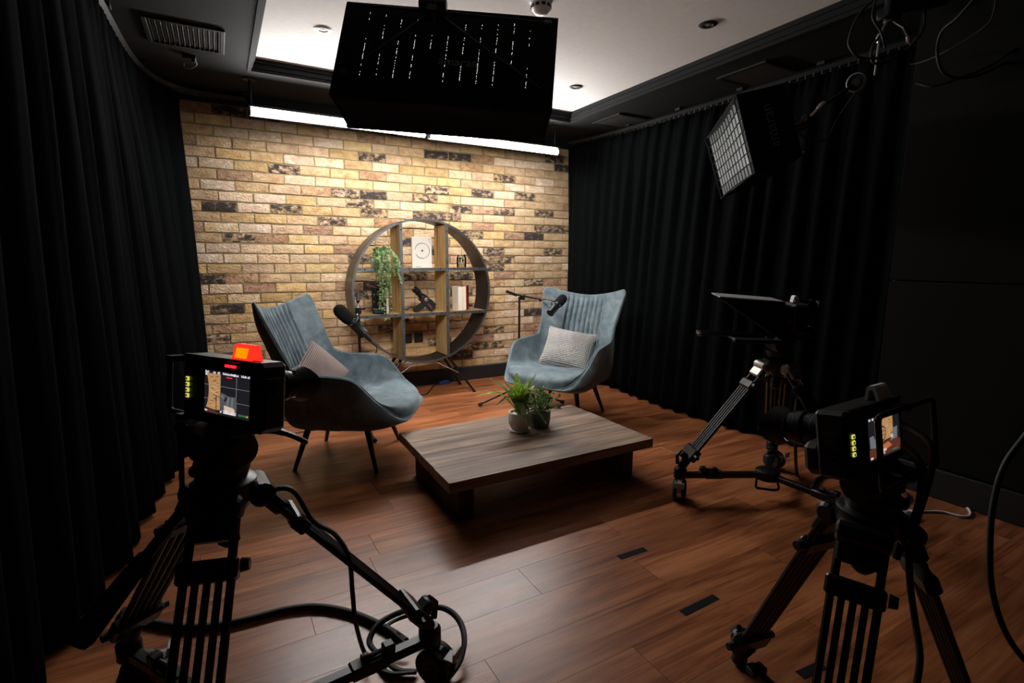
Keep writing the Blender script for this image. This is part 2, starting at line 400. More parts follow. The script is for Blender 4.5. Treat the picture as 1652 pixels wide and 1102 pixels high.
    def build(s, name, mats, parent=None, local=False, smooth=40, loc=None, fix=True):
        mats = mats if isinstance(mats, (list, tuple)) else [mats]
        me = bpy.data.meshes.new(name)
        if parent is not None and not local:
            inv = XF[parent.name].inverted(); vs = [inv @ q for q in s.v]
        elif loc is not None: vs = [q - V(loc) for q in s.v]
        else: vs = s.v
        me.from_pydata([tuple(q) for q in vs], [], s.f)
        for q in mats: me.materials.append(M[q] if isinstance(q, str) else q)
        if len(mats) > 1: me.polygons.foreach_set('material_index', s.m)
        if fix:
            import bmesh
            bm = bmesh.new(); bm.from_mesh(me); bmesh.ops.recalc_face_normals(bm, faces=bm.faces); bm.to_mesh(me); bm.free()
        if smooth:
            me.polygons.foreach_set('use_smooth', [True]*len(me.polygons)); me.set_sharp_from_angle(angle=math.radians(smooth))
        me.update()
        o = bpy.data.objects.new(name, me); COL.objects.link(o)
        if parent is not None: o.parent = parent; XF[o.name] = XF[parent.name].copy()
        else:
            o.location = loc or (0,0,0); XF[o.name] = Matrix.Translation(V(loc) if loc is not None else V((0,0,0)))
        return o
def tag(o, label=None, cat=None, group=None, kind=None):
    if label: o['label'] = label
    if cat: o['category'] = cat
    if group: o['group'] = group
    if kind: o['kind'] = kind
    return o
def thing(name, label, cat, loc=(0,0,0), rotz=0.0, group=None, mtx=None):
    o = bpy.data.objects.new(name, None); COL.objects.link(o); o.empty_display_size = .1
    m = mtx if mtx is not None else Matrix.Translation(V(loc)) @ Matrix.Rotation(rotz, 4, 'Z')
    o.matrix_world = m; XF[o.name] = m.copy()
    return tag(o, label, cat, group)
def struct(o): o['kind'] = 'structure'; return o
def copy_tree(o, parent=None):
    c = o.copy(); COL.objects.link(c)
    if parent is not None: c.parent = parent
    for ch in [q for q in bpy.data.objects if q.parent == o]: copy_tree(ch, c)
    return c
def basis(fwd, up=(0,0,1)):
    """columns: right, forward, up"""
    f = V(fwd).normalized(); r = f.cross(V(up)).normalized(); u = r.cross(f)
    return Matrix(((r.x,f.x,u.x),(r.y,f.y,u.y),(r.z,f.z,u.z)))
def smoothpath(pts, n=8, closed=False):
    pts = [V(q) for q in pts]; out = []; m = len(pts)
    for i in range(m if closed else m-1):
        p0 = pts[i-1] if (closed or i > 0) else pts[0]*2-pts[1]
        p1 = pts[i]; p2 = pts[(i+1)%m]
        p3 = pts[(i+2)%m] if (closed or i+2 < m) else p2*2-p1
        for k in range(n):
            t = k/n
            out.append(.5*((2*p1)+(p2-p0)*t+(2*p0-5*p1+4*p2-p3)*t*t+(3*p1-p0-3*p2+p3)*t**3))
    if not closed: out.append(pts[-1])
    return out
def lerp(a, b, t): return a+(b-a)*t
def sstep(a, b, x):
    t = max(0, min(1, (x-a)/(b-a))); return t*t*(3-2*t)
def spl(keys, x):
    """Catmull-Rom through (x, value tuple) keys"""
    n = len(keys)
    i = 0
    while i < n-2 and x > keys[i+1][0]: i += 1
    x1, p1 = keys[i]; x2, p2 = keys[i+1]; t = max(0, min(1, (x-x1)/(x2-x1)))
    p1 = V(p1); p2 = V(p2)
    d = x2-x1
    m1 = (p2-V(keys[i-1][1]))/(x2-keys[i-1][0])*d if i > 0 else (p2-p1)
    m2 = (V(keys[i+2][1])-p1)/(keys[i+2][0]-x1)*d if i+2 < n else (p2-p1)
    return p1*(2*t**3-3*t*t+1) + m1*(t**3-2*t*t+t) + p2*(3*t*t-2*t**3) + m2*(t**3-t*t)
# ================================================================== THE ROOM
rnd = random.Random(7)
# floor: sub-floor with individual planks running along x
flo = struct(MB().box((1.45,-2.45,-.034), (4.4,5.2,.05)).build('floor', 'floor_base', smooth=0, loc=(1.45,-2.45,0)))
JOINT = {0:.66, 1:1.385, 2:.965, -1:1.07, 5:.54, 3:.25, 4:1.72, -2:.42, 6:1.15, 7:.70, 8:1.9, 9:.30, 10:1.45}
plank_me = {}
def plank_mesh(ln):
    key = round(ln, 3)
    if key not in plank_me:
        o = MB().box((0,0,-.0045), (ln-.0010,.1697,.009), ch=.0004).build('plank', 'plank', smooth=0)
        plank_me[key] = o.data; bpy.data.objects.remove(o)
    return plank_me[key]
for k in range(-9, 20):
    y0 = -3.40+.17*k; j = JOINT.get(k, rnd.uniform(0, 1.2))
    xs = [-.7]
    x = j - 1.22*3
    while x < 3.6:
        if x > -.68: xs.append(x)
        x += 1.22
    xs.append(3.6)
    for a, b in zip(xs, xs[1:]):
        if b-a < .05 : continue
        o = bpy.data.objects.new('plank', plank_mesh(b-a)); COL.objects.link(o)
        o.parent = flo; o.location = ((a+b)/2-1.45, y0+.085+2.45, 0)

# back wall: mortar slab and single bricks
wb = struct(MB().box((1.45,.070,1.17), (4.4,.12,2.34)).build('wall_back', 'mortar', smooth=0, loc=(1.45,0,0)))
KIND = {}
def setk(kind, s):
    for t in s.split():
        r, n = t.split(':'); KIND[(int(r), float(n))] = kind
setk('brick_soot', '0:.5 0:1.5 0:4.5 0:5.5 2:7.5 2:8.5 2:13.5 9:0 7:5 11:12 16:-.5 19:0 13:7 21:12 26:8.5 12:6.5 17:5 25:8')
setk('brick_dark', '3:5 4:10.5 5:2 6:7.5 6:9.5 6:11.5 7:4 7:7 8:4.5 8:8.5 8:12.5 9:5 9:7 9:8 10:3.5 10:12.5 10:13.5 11:9 12:.5 13:10 13:13 14:9.5 14:10.5 15:10 18:4.5 20:1.5 25:9 25:10 27:11 16:6.5 18:8.5 20:6.5 22:5.5 24:7.5 20:8.5 14:4.5 24:.5 22:-.5 23:10 16:8.5')
setk('brick_rust', '0:-.5 1:5 2:9.5 3:9 6:.5 7:3 10:5.5 11:3 11:11 12:1.5 16:.5 16:10.5 17:1 19:12 20:9.5 3:-1 13:4 17:10 14:7.5 21:0 22:12.5 23:12 8:9.5 24:9.5 5:5')
setk('brick_pale', '1:2 2:.5 2:1.5 2:3.5 2:10.5 4:2.5 4:5.5 4:8.5 4:12.5 5:0 5:-1 6:3.5 6:10.5 7:0 8:.5 9:1 9:10 11:0 11:1 13:0 14:-.5 14:.5 17:0 18:.5 19:11 21:11 22:11.5 24:10.5 26:10.5 23:2 5:11 2:12.5 8:6.5')
setk('brick_yellow', '6:5.5 5:7 8:11.5 9:12 9:13 10:10.5 12:2.5 18:11.5 16:12.5 10:7.5 7:9 17:11')
def brick_mesh(seed, ln, mname):
    r = random.Random(seed); m = MB()
    nx, nz = 5, 3; rows = []
    for k in range(nz):
        z = (-.0325, 0, .0325)[k]; row = []
        for i in range(nx):
            x = -ln/2 + ln*i/(nx-1)
            edge = (i in (0,nx-1)) or (k in (0,nz-1))
            row.append((x + (r.uniform(-.002,.002) if edge else 0), (.0035 if edge else 0)+r.uniform(-.0018,.002), z + (r.uniform(-.0028,.0016)*(1 if k else -1) if edge else 0)))
        rows.append(row)
    m.grid(rows)
    F = [V(q) for q in rows[0]] + [V(rows[1][-1])] + [V(q) for q in rows[2][::-1]] + [V(rows[1][0])]
    B = [V((q.x*1.005, .03, q.z*1.03)) for q in F]; n = len(F)
    m.add(F+B, [(i, n+i, n+(i+1)%n, (i+1)%n) for i in range(n)])
    return m
VAR = {}
def brick_var(i, ln):
    key = (i, round(ln,3))
    if key not in VAR:
        o = brick_mesh(i*11+3, ln, 'brick_buff').build('brick', 'brick_buff', smooth=35); VAR[key] = o.data; bpy.data.objects.remove(o)
    return VAR[key]
cells = []
for r in range(-1, 28):
    z = .13 + .075*(27-r) + .0325
    n = -1.0 if r % 2 else -1.5
    while n*.225 < 3.4:
        x = n*.225+.1125
        if x > -.33:
            dist = math.hypot(x-CAM.x, CAM.y); sc = 100/dist
            hid = (x < -.13 or x > 3.2 or r < 0)                                  # behind the curtains
            hid = hid or (.30 < x < .85 and z < .75) or (2.15 < x and z < .6 and x > 2.6)  # behind the armchairs
            hid = hid or (.55 < x < 1.35 and z < .5)
            if hid: sc *= .2
            cells.append((sc, r, n, x, z))
        n += 1
cells.sort(key=lambda c: -c[0])
rest = MB(); RM = ['brick_buff','brick_pale','brick_rust','brick_dark','brick_soot','brick_yellow']
for i, (sc, r, n, x, z) in enumerate(cells):
    kind = KIND.get((r, n))
    if kind is None:
        q = random.Random(r*97+int(n*2)*13).random()
        kind = 'brick_buff' if q < .80 else 'brick_yellow' if q < .88 else 'brick_pale' if q < .93 else 'brick_rust' if q < .97 else 'brick_dark'
    rr = random.Random(i); dx, dz, dy = rr.uniform(-.002,.002), rr.uniform(-.0015,.0015), rr.uniform(-.002,.003)
    if i < 300:
        o = bpy.data.objects.new('brick', brick_var(rr.randrange(6), .215)); COL.objects.link(o)
        o.parent = wb; o.location = (x+dx-1.45, dy, z+dz)
        o.material_slots[0].link = 'OBJECT'; o.material_slots[0].material = M[kind]
    else:
        b = brick_mesh(i, .215, kind)
        rest.add([q + V((x+dx, dy, z+dz)) for q in b.v], b.f, RM.index(kind))
tag(rest.build('brickwork', RM, wb, smooth=35), kind='stuff')
struct(MB().box((1.45,-.012,.0645), (4.1,.022,.127), ch=.003).build('baseboard_back', 'skirting', smooth=0))

struct(MB().box((1.45,-.014,2.262), (4.1,.028,.080), ch=.002).build('trim_3', 'black_paint', smooth=0))
# side walls
struct(MB().box((-.68,-2.45,1.17), (.1,5.1,2.34)).build('wall_left', 'black_paint', smooth=0))
struct(MB().box((3.50,-1.55,1.17), (.1,3.3,2.34)).build('wall_right', 'black_paint', smooth=0))
wn = struct(MB().box((3.13,-4.03,1.17), (.10,1.95,2.34)).build('wall_near_right', 'black_matte', smooth=0, loc=(3.13,-4.03,0)))
for z0, z1 in ((.150,1.042),(1.048,2.30)):
    MB().box((3.065,-4.03,(z0+z1)/2), (.03,1.95,z1-z0), ch=.003).build('panel', 'panel_black', wn, smooth=0)
struct(MB().box((3.06,-4.03,.073), (.05,1.95,.142), ch=.003).build('baseboard_right', 'skirting', smooth=0))

# ceiling: pale raised tray inside a dark soffit
TX0, TX1, TY1, TY0 = .335, 2.775, -.615, -4.75
struct(MB().box((1.555,-2.7,2.385), (2.7,4.4,.04)).build('ceiling', 'ceiling_white', smooth=0))
so = MB()
so.box(((-.73+TX0)/2,-2.45,2.335), (TX0+.73,5.1,.07)); so.box(((3.55+TX1)/2,-2.45,2.335), (3.55-TX1,5.1,.07))
so.box(((TX0+TX1)/2,(TY1+.1)/2,2.335), (TX1-TX0,.1-TY1,.07)); so.box(((TX0+TX1)/2,(TY0-5)/2,2.335), (TX1-TX0,TY0+5,.07))
struct(so.build('trim_1', 'black_paint', smooth=0))
co = MB()
def ring(z0, z1, d0, d1):
    co.box((TX0+(d0+d1)/2,(TY0+TY1)/2,(z0+z1)/2), (abs(d1-d0),TY1-TY0,z1-z0)); co.box((TX1-(d0+d1)/2,(TY0+TY1)/2,(z0+z1)/2), (abs(d1-d0),TY1-TY0,z1-z0))
    co.box(((TX0+TX1)/2,TY1-(d0+d1)/2,(z0+z1)/2), (TX1-TX0,abs(d1-d0),z1-z0))
ring(2.292,2.312,-.018,.004); ring(2.312,2.340,-.002,.014); ring(2.340,2.366,-.002,.026)
struct(co.build('trim_2', 'cornice', smooth=0))

# recessed downlights and smoke detector on the tray ceiling
def downlight(x, y, dark, label):
    t = thing('downlight', label, 'downlight', (x,y,2.3645), 0, 'recessed ceiling downlights')
    MB().lathe((0,0,0), (0,0,-1), [(0,.047),(.002,.047),(.006,.040),(.006,.026),(.001,.022)], 32).build('bezel', 'black_matte' if dark else 'white_plastic', t, local=True)
    MB().lathe((0,0,-.0005), (0,0,-1), [(0,.022),(.002,.018),(.0035,.0001)], 24).build('lens', 'grey_plastic', t, local=True)
for (px, py, dark, lb) in ((521,49,0,'white rimmed ceiling downlight left of the big black softbox'),(929,141,1,'dark rimmed ceiling downlight just right of the big softbox, near the brick wall'),(1142,41,1,'larger looking dark rimmed downlight at the right of the pale ceiling')):
    q = at(px, py, Z=2.36); downlight(q.x, q.y, dark, lb)
q = at(873, 4, Z=2.355)
sd = thing('smoke_detector', 'round white smoke detector on the ceiling above the softbox', 'smoke detector', (q.x,q.y,2.365))
MB().lathe((0,0,0), (0,0,-1), [(0,.055),(.012,.055),(.014,.050),(.020,.050)], 32).build('base', 'white_plastic', sd, local=True)
MB().lathe((0,0,-.020), (0,0,-1), [(0,.048),(.022,.046),(.030,.038),(.040,.030),(.044,.012),(.045,.0001)], 32).build('cover', 'white_plastic', sd, local=True)
g = MB()
for k in range(10):
    a = 2*pi*k/10; g.box((math.cos(a)*.0465,math.sin(a)*.0465,-.032), (.006,.018,.013), Matrix.Rotation(a,3,'Z'))
g.build('vent_slots', 'black_matte', sd, local=True, smooth=0)

# air vents in the soffit
def vent(x0, x1, y0, y1, label, nsl=14):
    t = thing('air_vent', label, 'air vent', ((x0+x1)/2,(y0+y1)/2,2.3), 0, None)
    f = MB(); hx, hy = (x1-x0)/2, (y1-y0)/2
    for sx in (-1,1): f.box((sx*(hx-.011),0,-.006), (.022,2*hy,.012), ch=.002)
    for sy in (-1,1): f.box((0,sy*(hy-.011),-.006), (2*hx-.044,.022,.012), ch=.002)
    f.build('frame', 'track', t, local=True, smooth=0)
    MB().box((0,0,-.001), (2*hx-.044,2*hy-.044,.002)).build('backing', 'black_matte', t, local=True, smooth=0)
    for k in range(nsl):
        x = -hx+.03+(2*hx-.06)*k/(nsl-1)
        MB().box((x,0,-.008), (.010,2*hy-.046,.0015), Matrix.Rotation(.7,3,'Y')).build('slat', 'vent_metal', t, local=True, smooth=0)
vent(-.17,.19,-1.19,-.84,'black slatted air vent in the soffit above the left curtain')
vent(2.95,3.31,-1.04,-.69,'dark air vent in the right soffit nearer the brick wall')
vent(2.95,3.31,-2.32,-1.97,'dark air vent in the right soffit above the side softbox')

# ------------------------------------------------------------------ curtains on their tracks
def resample(pts, n):
    pts = [V((*q,0)) for q in pts]; sm = smoothpath(pts, 24); L = [0]
    for a, b in zip(sm, sm[1:]): L.append(L[-1]+(b-a).length)
    out = []; j = 0
    for i in range(n):
        s_ = L[-1]*i/(n-1)
        while j < len(L)-2 and L[j+1] < s_: j += 1
        t = (s_-L[j])/max(1e-9, L[j+1]-L[j]); out.append(sm[j].lerp(sm[j+1], t))
    return out, L[-1]
def curtain(name, top, bot, ztop, zbot, folds, amp, seed, label):
    r = random.Random(seed); n = folds*14; T, lt = resample(top, n); B, lb = resample(bot, n)
    ph = [0]; 
    for i in range(1, n): ph.append(ph[-1] + 2*pi*folds/n*(1+.45*mnoise.noise(V((i*.05, seed, 0)))))
    rows = []; nz = 34
    for j in range(nz):
        v = j/(nz-1); row = []
        for i in range(n):
            c = T[i].lerp(B[i], v**.8)
            a, b = max(i-1,0), min(i+1,n-1)
            tg = (T[b].lerp(B[b],v) - T[a].lerp(B[a],v)).normalized(); nr = V((-tg.y, tg.x, 0))
            A = amp*(.42+.58*sstep(0,.35,v))*(.75+.5*mnoise.noise(V((i*.11, seed*3, v*1.3))))
            w_ = ph[i] + .35*mnoise.noise(V((i*.04, v*2.2, seed+5)))
            d = A*(math.sin(w_)*.8+.25*math.sin(2*w_+1)+.25*math.sin(.5*w_+v*2))
            if v < .06: d += .010*math.sin(w_*3)*(1-v/.06)
            q = c + nr*d + tg*(A*.3*math.sin(w_+1.3))
            row.append((q.x, q.y, lerp(ztop, zbot, v) + (.006*math.sin(w_*.5) if j == nz-1 else 0)))
        rows.append(row)
    o = MB().grid(rows).build(name, 'cloth', smooth=180, loc=(B[n//2].x, B[n//2].y, 0), fix=False)
    s = o.modifiers.new('thickness', 'SOLIDIFY'); s.thickness = .004; s.offset = 0
    return tag(o, label, 'curtain')
curtain('curtain', [(-.085,-.085),(-.2,-.33),(-.29,-.8),(-.31,-1.4),(-.33,-2.4),(-.36,-3.9)],
        [(-.055,-.14),(-.12,-.5),(-.19,-1.1),(-.28,-1.7),(-.33,-2.2),(-.43,-2.7),(-.46,-3.2),(-.47,-3.9)], 2.232, .016, 19, .048, 3,
        'heavy black pleated curtain hanging down the left side of the room')
curtain('curtain', [(3.135,-.08),(3.19,-.3),(3.24,-.8),(3.25,-1.5),(3.25,-2.2),(3.26,-3.02)],
        [(3.115,-.12),(3.10,-.6),(3.06,-1.15),(3.02,-1.7),(3.05,-2.2),(3.12,-2.6),(3.22,-3.0)], 2.225, .016, 21, .040, 9,
        'heavy black pleated curtain hanging along the right wall')
def track(pts, label):
    P = [q for q, in zip(resample(pts, 60)[0])]
    t = thing('curtain_track', label, 'curtain track', (P[0].x,P[0].y,2.262))
    for dz, off, nm in ((2.268,0,'rail'),(2.268,.055,'rail')):
        m = MB(); path = []
        for i, q in enumerate(P):
            tg = (P[min(i+1,59)]-P[max(i-1,0)]).normalized(); path.append(V((q.x-tg.y*off, q.y+tg.x*off, dz)))
        m.tube(path, .017, 4, flat=1.2).build(nm, 'track', t, smooth=0)
    for i in range(4, 60, 11):
        q = P[i]; MB().box((q.x,q.y,2.289), (.05,.05,.020), ch=.003).build('bracket', 'track', t, smooth=0)
    gl = MB()
    for i in range(2, 60, 1):
        q = P[i]; gl.box((q.x,q.y,2.243), (.006,.006,.026))
    tag(gl.build('glider', 'black_plastic', t, smooth=0), kind='stuff')
track([(-.34,-3.9),(-.315,-2.2),(-.30,-1.3),(-.27,-.65),(-.20,-.32),(-.08,-.14),(.06,-.085),(.33,-.075)], 'curved black curtain track over the left curtain')
track([(3.135,-.085),(3.19,-.3),(3.25,-.8),(3.265,-1.5),(3.265,-2.2),(3.27,-3.02)], 'black curtain track over the right curtain')

# ------------------------------------------------------------------ LED tubes in front of the brick wall
LA, LB = V((.324,-.43,2.099)), V((2.780,-.43,2.083))
def led(a, b, label):
    t = thing('led_tube', label, 'tube light', LA.lerp(LB, (a+b)/2), 0, 'LED tubes over the brick wall')
    A, B = LA.lerp(LB, a), LA.lerp(LB, b); d = (B-A).normalized(); ln = (B-A).length
    MB().lathe(A+d*.006, d, [(0,.012),(.004,.020),(.012,.0225),(ln-.024,.0225),(ln-.016,.020),(ln-.012,.012)], 20).build('diffuser', 'tube_glow', t)
    R_ = basis(V((-d.y,d.x,0))); mid = (A+B)/2
    MB().box(mid+V((0,.004,.036)), (ln,.058,.016), R_, ch=.002).box(mid+V((0,.030,.011)), (ln,.006,.066), R_, ch=.001).build('housing', 'track', t, smooth=0)  # the unseen rear plate is added to keep tube light off the wall
    for s in (0,1):
        q = A if s == 0 else B
        MB().lathe(q-d*.002 if s == 0 else q-d*.010, d, [(0,.0245),(.012,.0245)], 20).build('end_cap', 'grey_plastic' if a > 0 else 'track', t)
    for s in (.012,.97):
        q = A.lerp(B, s)
        MB().tube([q+V((0,0,.042)), q+V((0,0,2.30-q.z))], .009, 8).lathe(V((q.x,q.y,2.300)), (0,0,-1), [(0,.045),(.008,.043),(.010,.03)], 20).build('hanger', 'track', t)
led(0, .498, 'glowing white LED tube over the brick wall, left one')
led(.508, 1, 'glowing white LED tube over the brick wall, right one')
# ================================================================== SOFTBOXES
def strut(name, mname, root, pts, r, seg=10): return MB().tube(pts, r, seg).build(name, mname, root)
def softbox(A, B, D, depth, flare, nx, ny, glow, gdepth, name, label, bow=.0):
    """A,B,D: corners of the rear face; light leaves along n; fabric sides, diffuser, egg-crate grid"""
    ex = (B-A); ey = (D-A); wx, wy = ex.length, ey.length; ex.normalize(); ey = (ey - ex*ey.dot(ex)).normalized(); n = ey.cross(ex).normalized()
    return ex, ey, n, wx, wy
# --- overhead softbox, seen from behind
A = V((.581,-2.210,2.122)); B = V((1.286,-2.619,2.062)); D = V((.478,-2.345,1.735))
ex = (B-A); wx = ex.length; ex.normalize(); ey = D-A; ey -= ex*ey.dot(ex); wy = ey.length; ey.normalize(); nn = ex.cross(ey).normalized()
if nn.y < 0: nn = -nn
cen = A + ex*wx/2 + ey*wy/2
sb = thing('overhead_softbox', 'large black softbox hanging from the ceiling with its back to the room', 'softbox', cen)
def P3(u, v, w_): return A + ex*(u*wx) + ey*(v*wy) + nn*w_
DEP, FL = .188, .0
bk = MB()
rows = []
for j in range(9):
    v = j/8; rows.append([P3(i/12, v, .012*math.cos((i/12-.5)*pi)*math.cos((v-.5)*pi)*-1) for i in range(13)])
bk.grid(rows); bk.build('back_panel', 'fabric_black', sb, smooth=60)
def side(a, b, c, d, bow):
    m = MB(); rows = []
    for j in range(7):
        w_ = j/6; row = []
        for i in range(13):
            u = i/12; p = a.lerp(b, u).lerp(d.lerp(c, u), w_)
            row.append(p + bow*(math.sin(pi*u)*.6+.4)*math.sin(pi*w_))
        rows.append(row)
    m.grid(rows); return m
F = lambda u, v: P3(u, v, DEP)
q = .012
crn = [(0,0),(1,0),(1,1),(0,1)]; fr = [P3(.015,.0,DEP),P3(.985,.0,DEP),P3(.985,.985,DEP),P3(.015,.985,DEP)]
bkc = [P3(*c, 0) for c in crn]
for i, bow in enumerate((ey*.012, ex*-.012, ey*-.014, ex*.012)):
    j = (i+1)%4
    o = side(bkc[i], bkc[j], fr[j], fr[i], bow).build('side_panel', 'fabric_black', sb, smooth=60)
    s = o.modifiers.new('thickness', 'SOLIDIFY'); s.thickness = .003; s.offset = 0
m = MB()
for i in range(4): m.tube([fr[i], fr[(i+1)%4]], .006, 8)
m.build('front_rim', 'fabric_black', sb)
m = MB().grid([[P3(.06+.88*i/4, .06+.88*j/4, .10) for i in range(5)] for j in range(5)])
m.build('diffuser', 'key_glow', sb, smooth=0)
gr = MB(); NX, NY = 14, 7
for i in range(1, NX):
    u = .02+.96*i/NX; a, b = P3(u,.02,.135), P3(u,.975,.135); gr.add([a, b, b+nn*.046, a+nn*.046], [(0,1,2,3)])
for j in range(1, NY):
    v = .02+.955*j/NY; a, b = P3(.02,v,.135), P3(.98,v,.135); gr.add([a, b, b+nn*.046, a+nn*.046], [(0,1,2,3)])
tag(gr.build('egg_crate_grid', 'fabric_black', sb, smooth=0, fix=False), kind='stuff')
# glowing dashes stand in for light leaking through stitch holes, in eleven dotted lines
rr = random.Random(4)
for k in range(11):
    m = MB(); u = .125+.075*k
    v = .17 if 2 < k < 8 else .13
    while v < .80:
        if mnoise.noise(V((v*5, k*1.7, 0))) > -.22 and rr.random() < (.3 if v < .32 else .6):
            h = rr.uniform(.005,.016); wd = .0006
            a = P3(u+rr.uniform(-.0008,.0008), v, -.0135); m.add([a-ex*wd, a+ex*wd, a+ex*wd+ey*h*wy*1.0, a-ex*wd+ey*h*wy], [(0,1,2,3)])
        v += .013
    if m.f: m.build('stitch_glow', 'leak_glow', sb, smooth=0, fix=False)
# cross-shaped holder on the back, grip head and drop arm
hub = P3(.43,.16,-.05)
m = MB()
for (u,v) in ((.06,.06),(.95,.10),(.06,.80),(.95,.82)): m.tube([hub, P3(u,v,-.016)], [.008,.004], 8)
m.build('holder_arms', 'black_metal', sb)
for (u,v) in ((.05,.80),(.955,.10)):
    MB().lathe(P3(u,v,-.005), -nn, [(0,.016),(.012,.016),(.018,.010)], 16).build('corner_boss', 'black_plastic', sb)
MB().box(hub-nn*.02, (.05,.06,.10), basis(nn, ey*-1), ch=.008).lathe(hub-nn*.03-ex*.05, ex, [(0,.022),(.02,.026),(.08,.026),(.10,.020)], 16).build('grip_head', 'black_metal', sb)
MB().tube([hub-nn*.035, hub-nn*.06+V((-.012,0,.10)), hub-nn*.05+V((-.03,0,.20))], [.020,.022,.022], 12).lathe(hub-nn*.05+V((-.03,0,.195)), (0,0,1), [(0,.03),(.02,.03)], 16).build('drop_arm', 'black_metal', sb)
MB().tube(smoothpath([hub-nn*.02+ex*.04, hub-nn*.03+ex*.05+V((0,0,.06)), hub+ex*.04+V((0,.0,.14)), hub+ex*.045+V((0,.02,.25))], 6), .006, 8).build('power_cable', 'rubber', sb)
def text(body, size, pos, right, upv, mname, parent, name, extrude=.0004, align='CENTER', xs=1.0):
    cu = bpy.data.curves.new(name, 'FONT'); cu.body = body; cu.size = size; cu.align_x = align; cu.align_y = 'CENTER'; cu.extrude = 0
    tmp = bpy.data.objects.new(name, cu); COL.objects.link(tmp)
    dg = bpy.context.evaluated_depsgraph_get(); me = bpy.data.meshes.new_from_object(tmp.evaluated_get(dg)); bpy.data.objects.remove(tmp)
    R = V(right).normalized(); U = V(upv).normalized(); N = R.cross(U)
    inv = XF[parent.name].inverted()
    for v in me.vertices: v.co = inv @ (V(pos) + R*(v.co.x*xs) + U*v.co.y + N*.0006)
    me.materials.clear(); me.materials.append(M[mname])
    o = bpy.data.objects.new(name, me); COL.objects.link(o); o.parent = parent; XF[o.name] = XF[parent.name].copy(); return o
text('amaran', .05, P3(.56,.60,-.0155), ex, -ey, 'text_dim', sb, 'printed_lettering')

# --- side softbox with a pale egg-crate, aimed at the left chair
A2 = V((2.05,-2.85,1.84)); B2 = V((2.50,-2.31,1.81)); D2 = V((2.115,-2.925,1.515))
e1 = B2-A2; w1 = e1.length; e1.normalize(); e2 = D2-A2; e2 -= e1*e2.dot(e1); w2 = e2.length; e2.normalize(); n2 = e1.cross(e2).normalized()
if n2.x > 0: n2 = -n2
def S(u, v, w_): return A2 + e1*(u*w1) + e2*(v*w2) + n2*w_
ss = thing('side_softbox', 'smaller black softbox with glowing pale grid tilted in front of the right curtain', 'softbox', S(.5,.5,0))
fr = [S(0,0,0),S(1,0,0),S(1,1,0),S(0,1,0)]
bc = [S(.03,.04,-.20),S(.97,.04,-.20),S(.97,.96,-.20),S(.03,.96,-.20)]
for i, bow in enumerate((e2*.014, e1*-.014, e2*-.014, e1*.010)):
    j = (i+1)%4
    o = side(bc[i], bc[j], fr[j], fr[i], bow).build('side_panel', 'fabric_black', ss, smooth=60)
    s = o.modifiers.new('thickness', 'SOLIDIFY'); s.thickness = .003; s.offset = 0
MB().grid([[bc[0].lerp(bc[1],i/6).lerp(bc[3].lerp(bc[2],i/6),j/4) for i in range(7)] for j in range(5)]).build('back_panel', 'fabric_black', ss, smooth=0)
def S2(u, v, w_):   # front edge sags towards the middle of its long sides
    return S(u, v + .07*math.sin(pi*u)*(1-v)**2 - .02*math.sin(pi*u)*v*v, w_)
MB().grid([[S2(.06+.88*i/8, .07+.86*j/6, -.070) for i in range(9)] for j in range(7)]).build('diffuser', 'side_glow', ss, smooth=60)
M['grid_cloth'] = mat('grid_cloth', (.07,.07,.07), .8)
gr = MB(); NX, NY = 13, 7
for i in range(1, NX):
    u = .01+.98*i/NX
    gr.grid([[S2(u, j/8, -.064), S2(u, j/8, -.003)] for j in range(9)])
for j in range(1, NY):
    v = .01+.98*j/NY
    gr.grid([[S2(i/14, v, -.064), S2(i/14, v, -.003)] for i in range(15)])
tag(gr.build('egg_crate_grid', 'grid_cloth', ss, smooth=30, fix=False), kind='stuff')
m = MB()
for i in range(1, NX): m.tube([S2(.01+.98*i/NX, j/8, -.003) for j in range(9)], .0028, 4)
for j in range(1, NY): m.tube([S2(i/14, .01+.98*j/NY, -.003) for i in range(15)], .0034, 4)
tag(m.build('grid_binding', 'fabric_black', ss, smooth=0), kind='stuff')
m = MB()
ed = [S2(i/14,0,0) for i in range(15)]+[S(1,1,0)]+[S2(1-i/14,1,0) for i in range(15)]
m.tube(ed, .004, 6, closed=True).build('front_rim', 'fabric_black', ss)
# lettering runs up the short side panel
pc = (bc[0]+bc[3]+fr[0]+fr[3])/4 - e1*.016
text('amaran', .062, pc, -e2, n2, 'text_dim', ss, 'printed_lettering')
MB().ball(S(.03,.93,-.205), .006).build('corner_stud', 'chrome', ss)
MB().tube([S(.3,.5,-.20), S(.25,.5,-.31)], .009, 10).tube([S(.3,.56,-.20), S(.25,.55,-.31)], .005, 8).build('rod', 'black_metal', ss)
J1 = S(.25,.5,-.32)
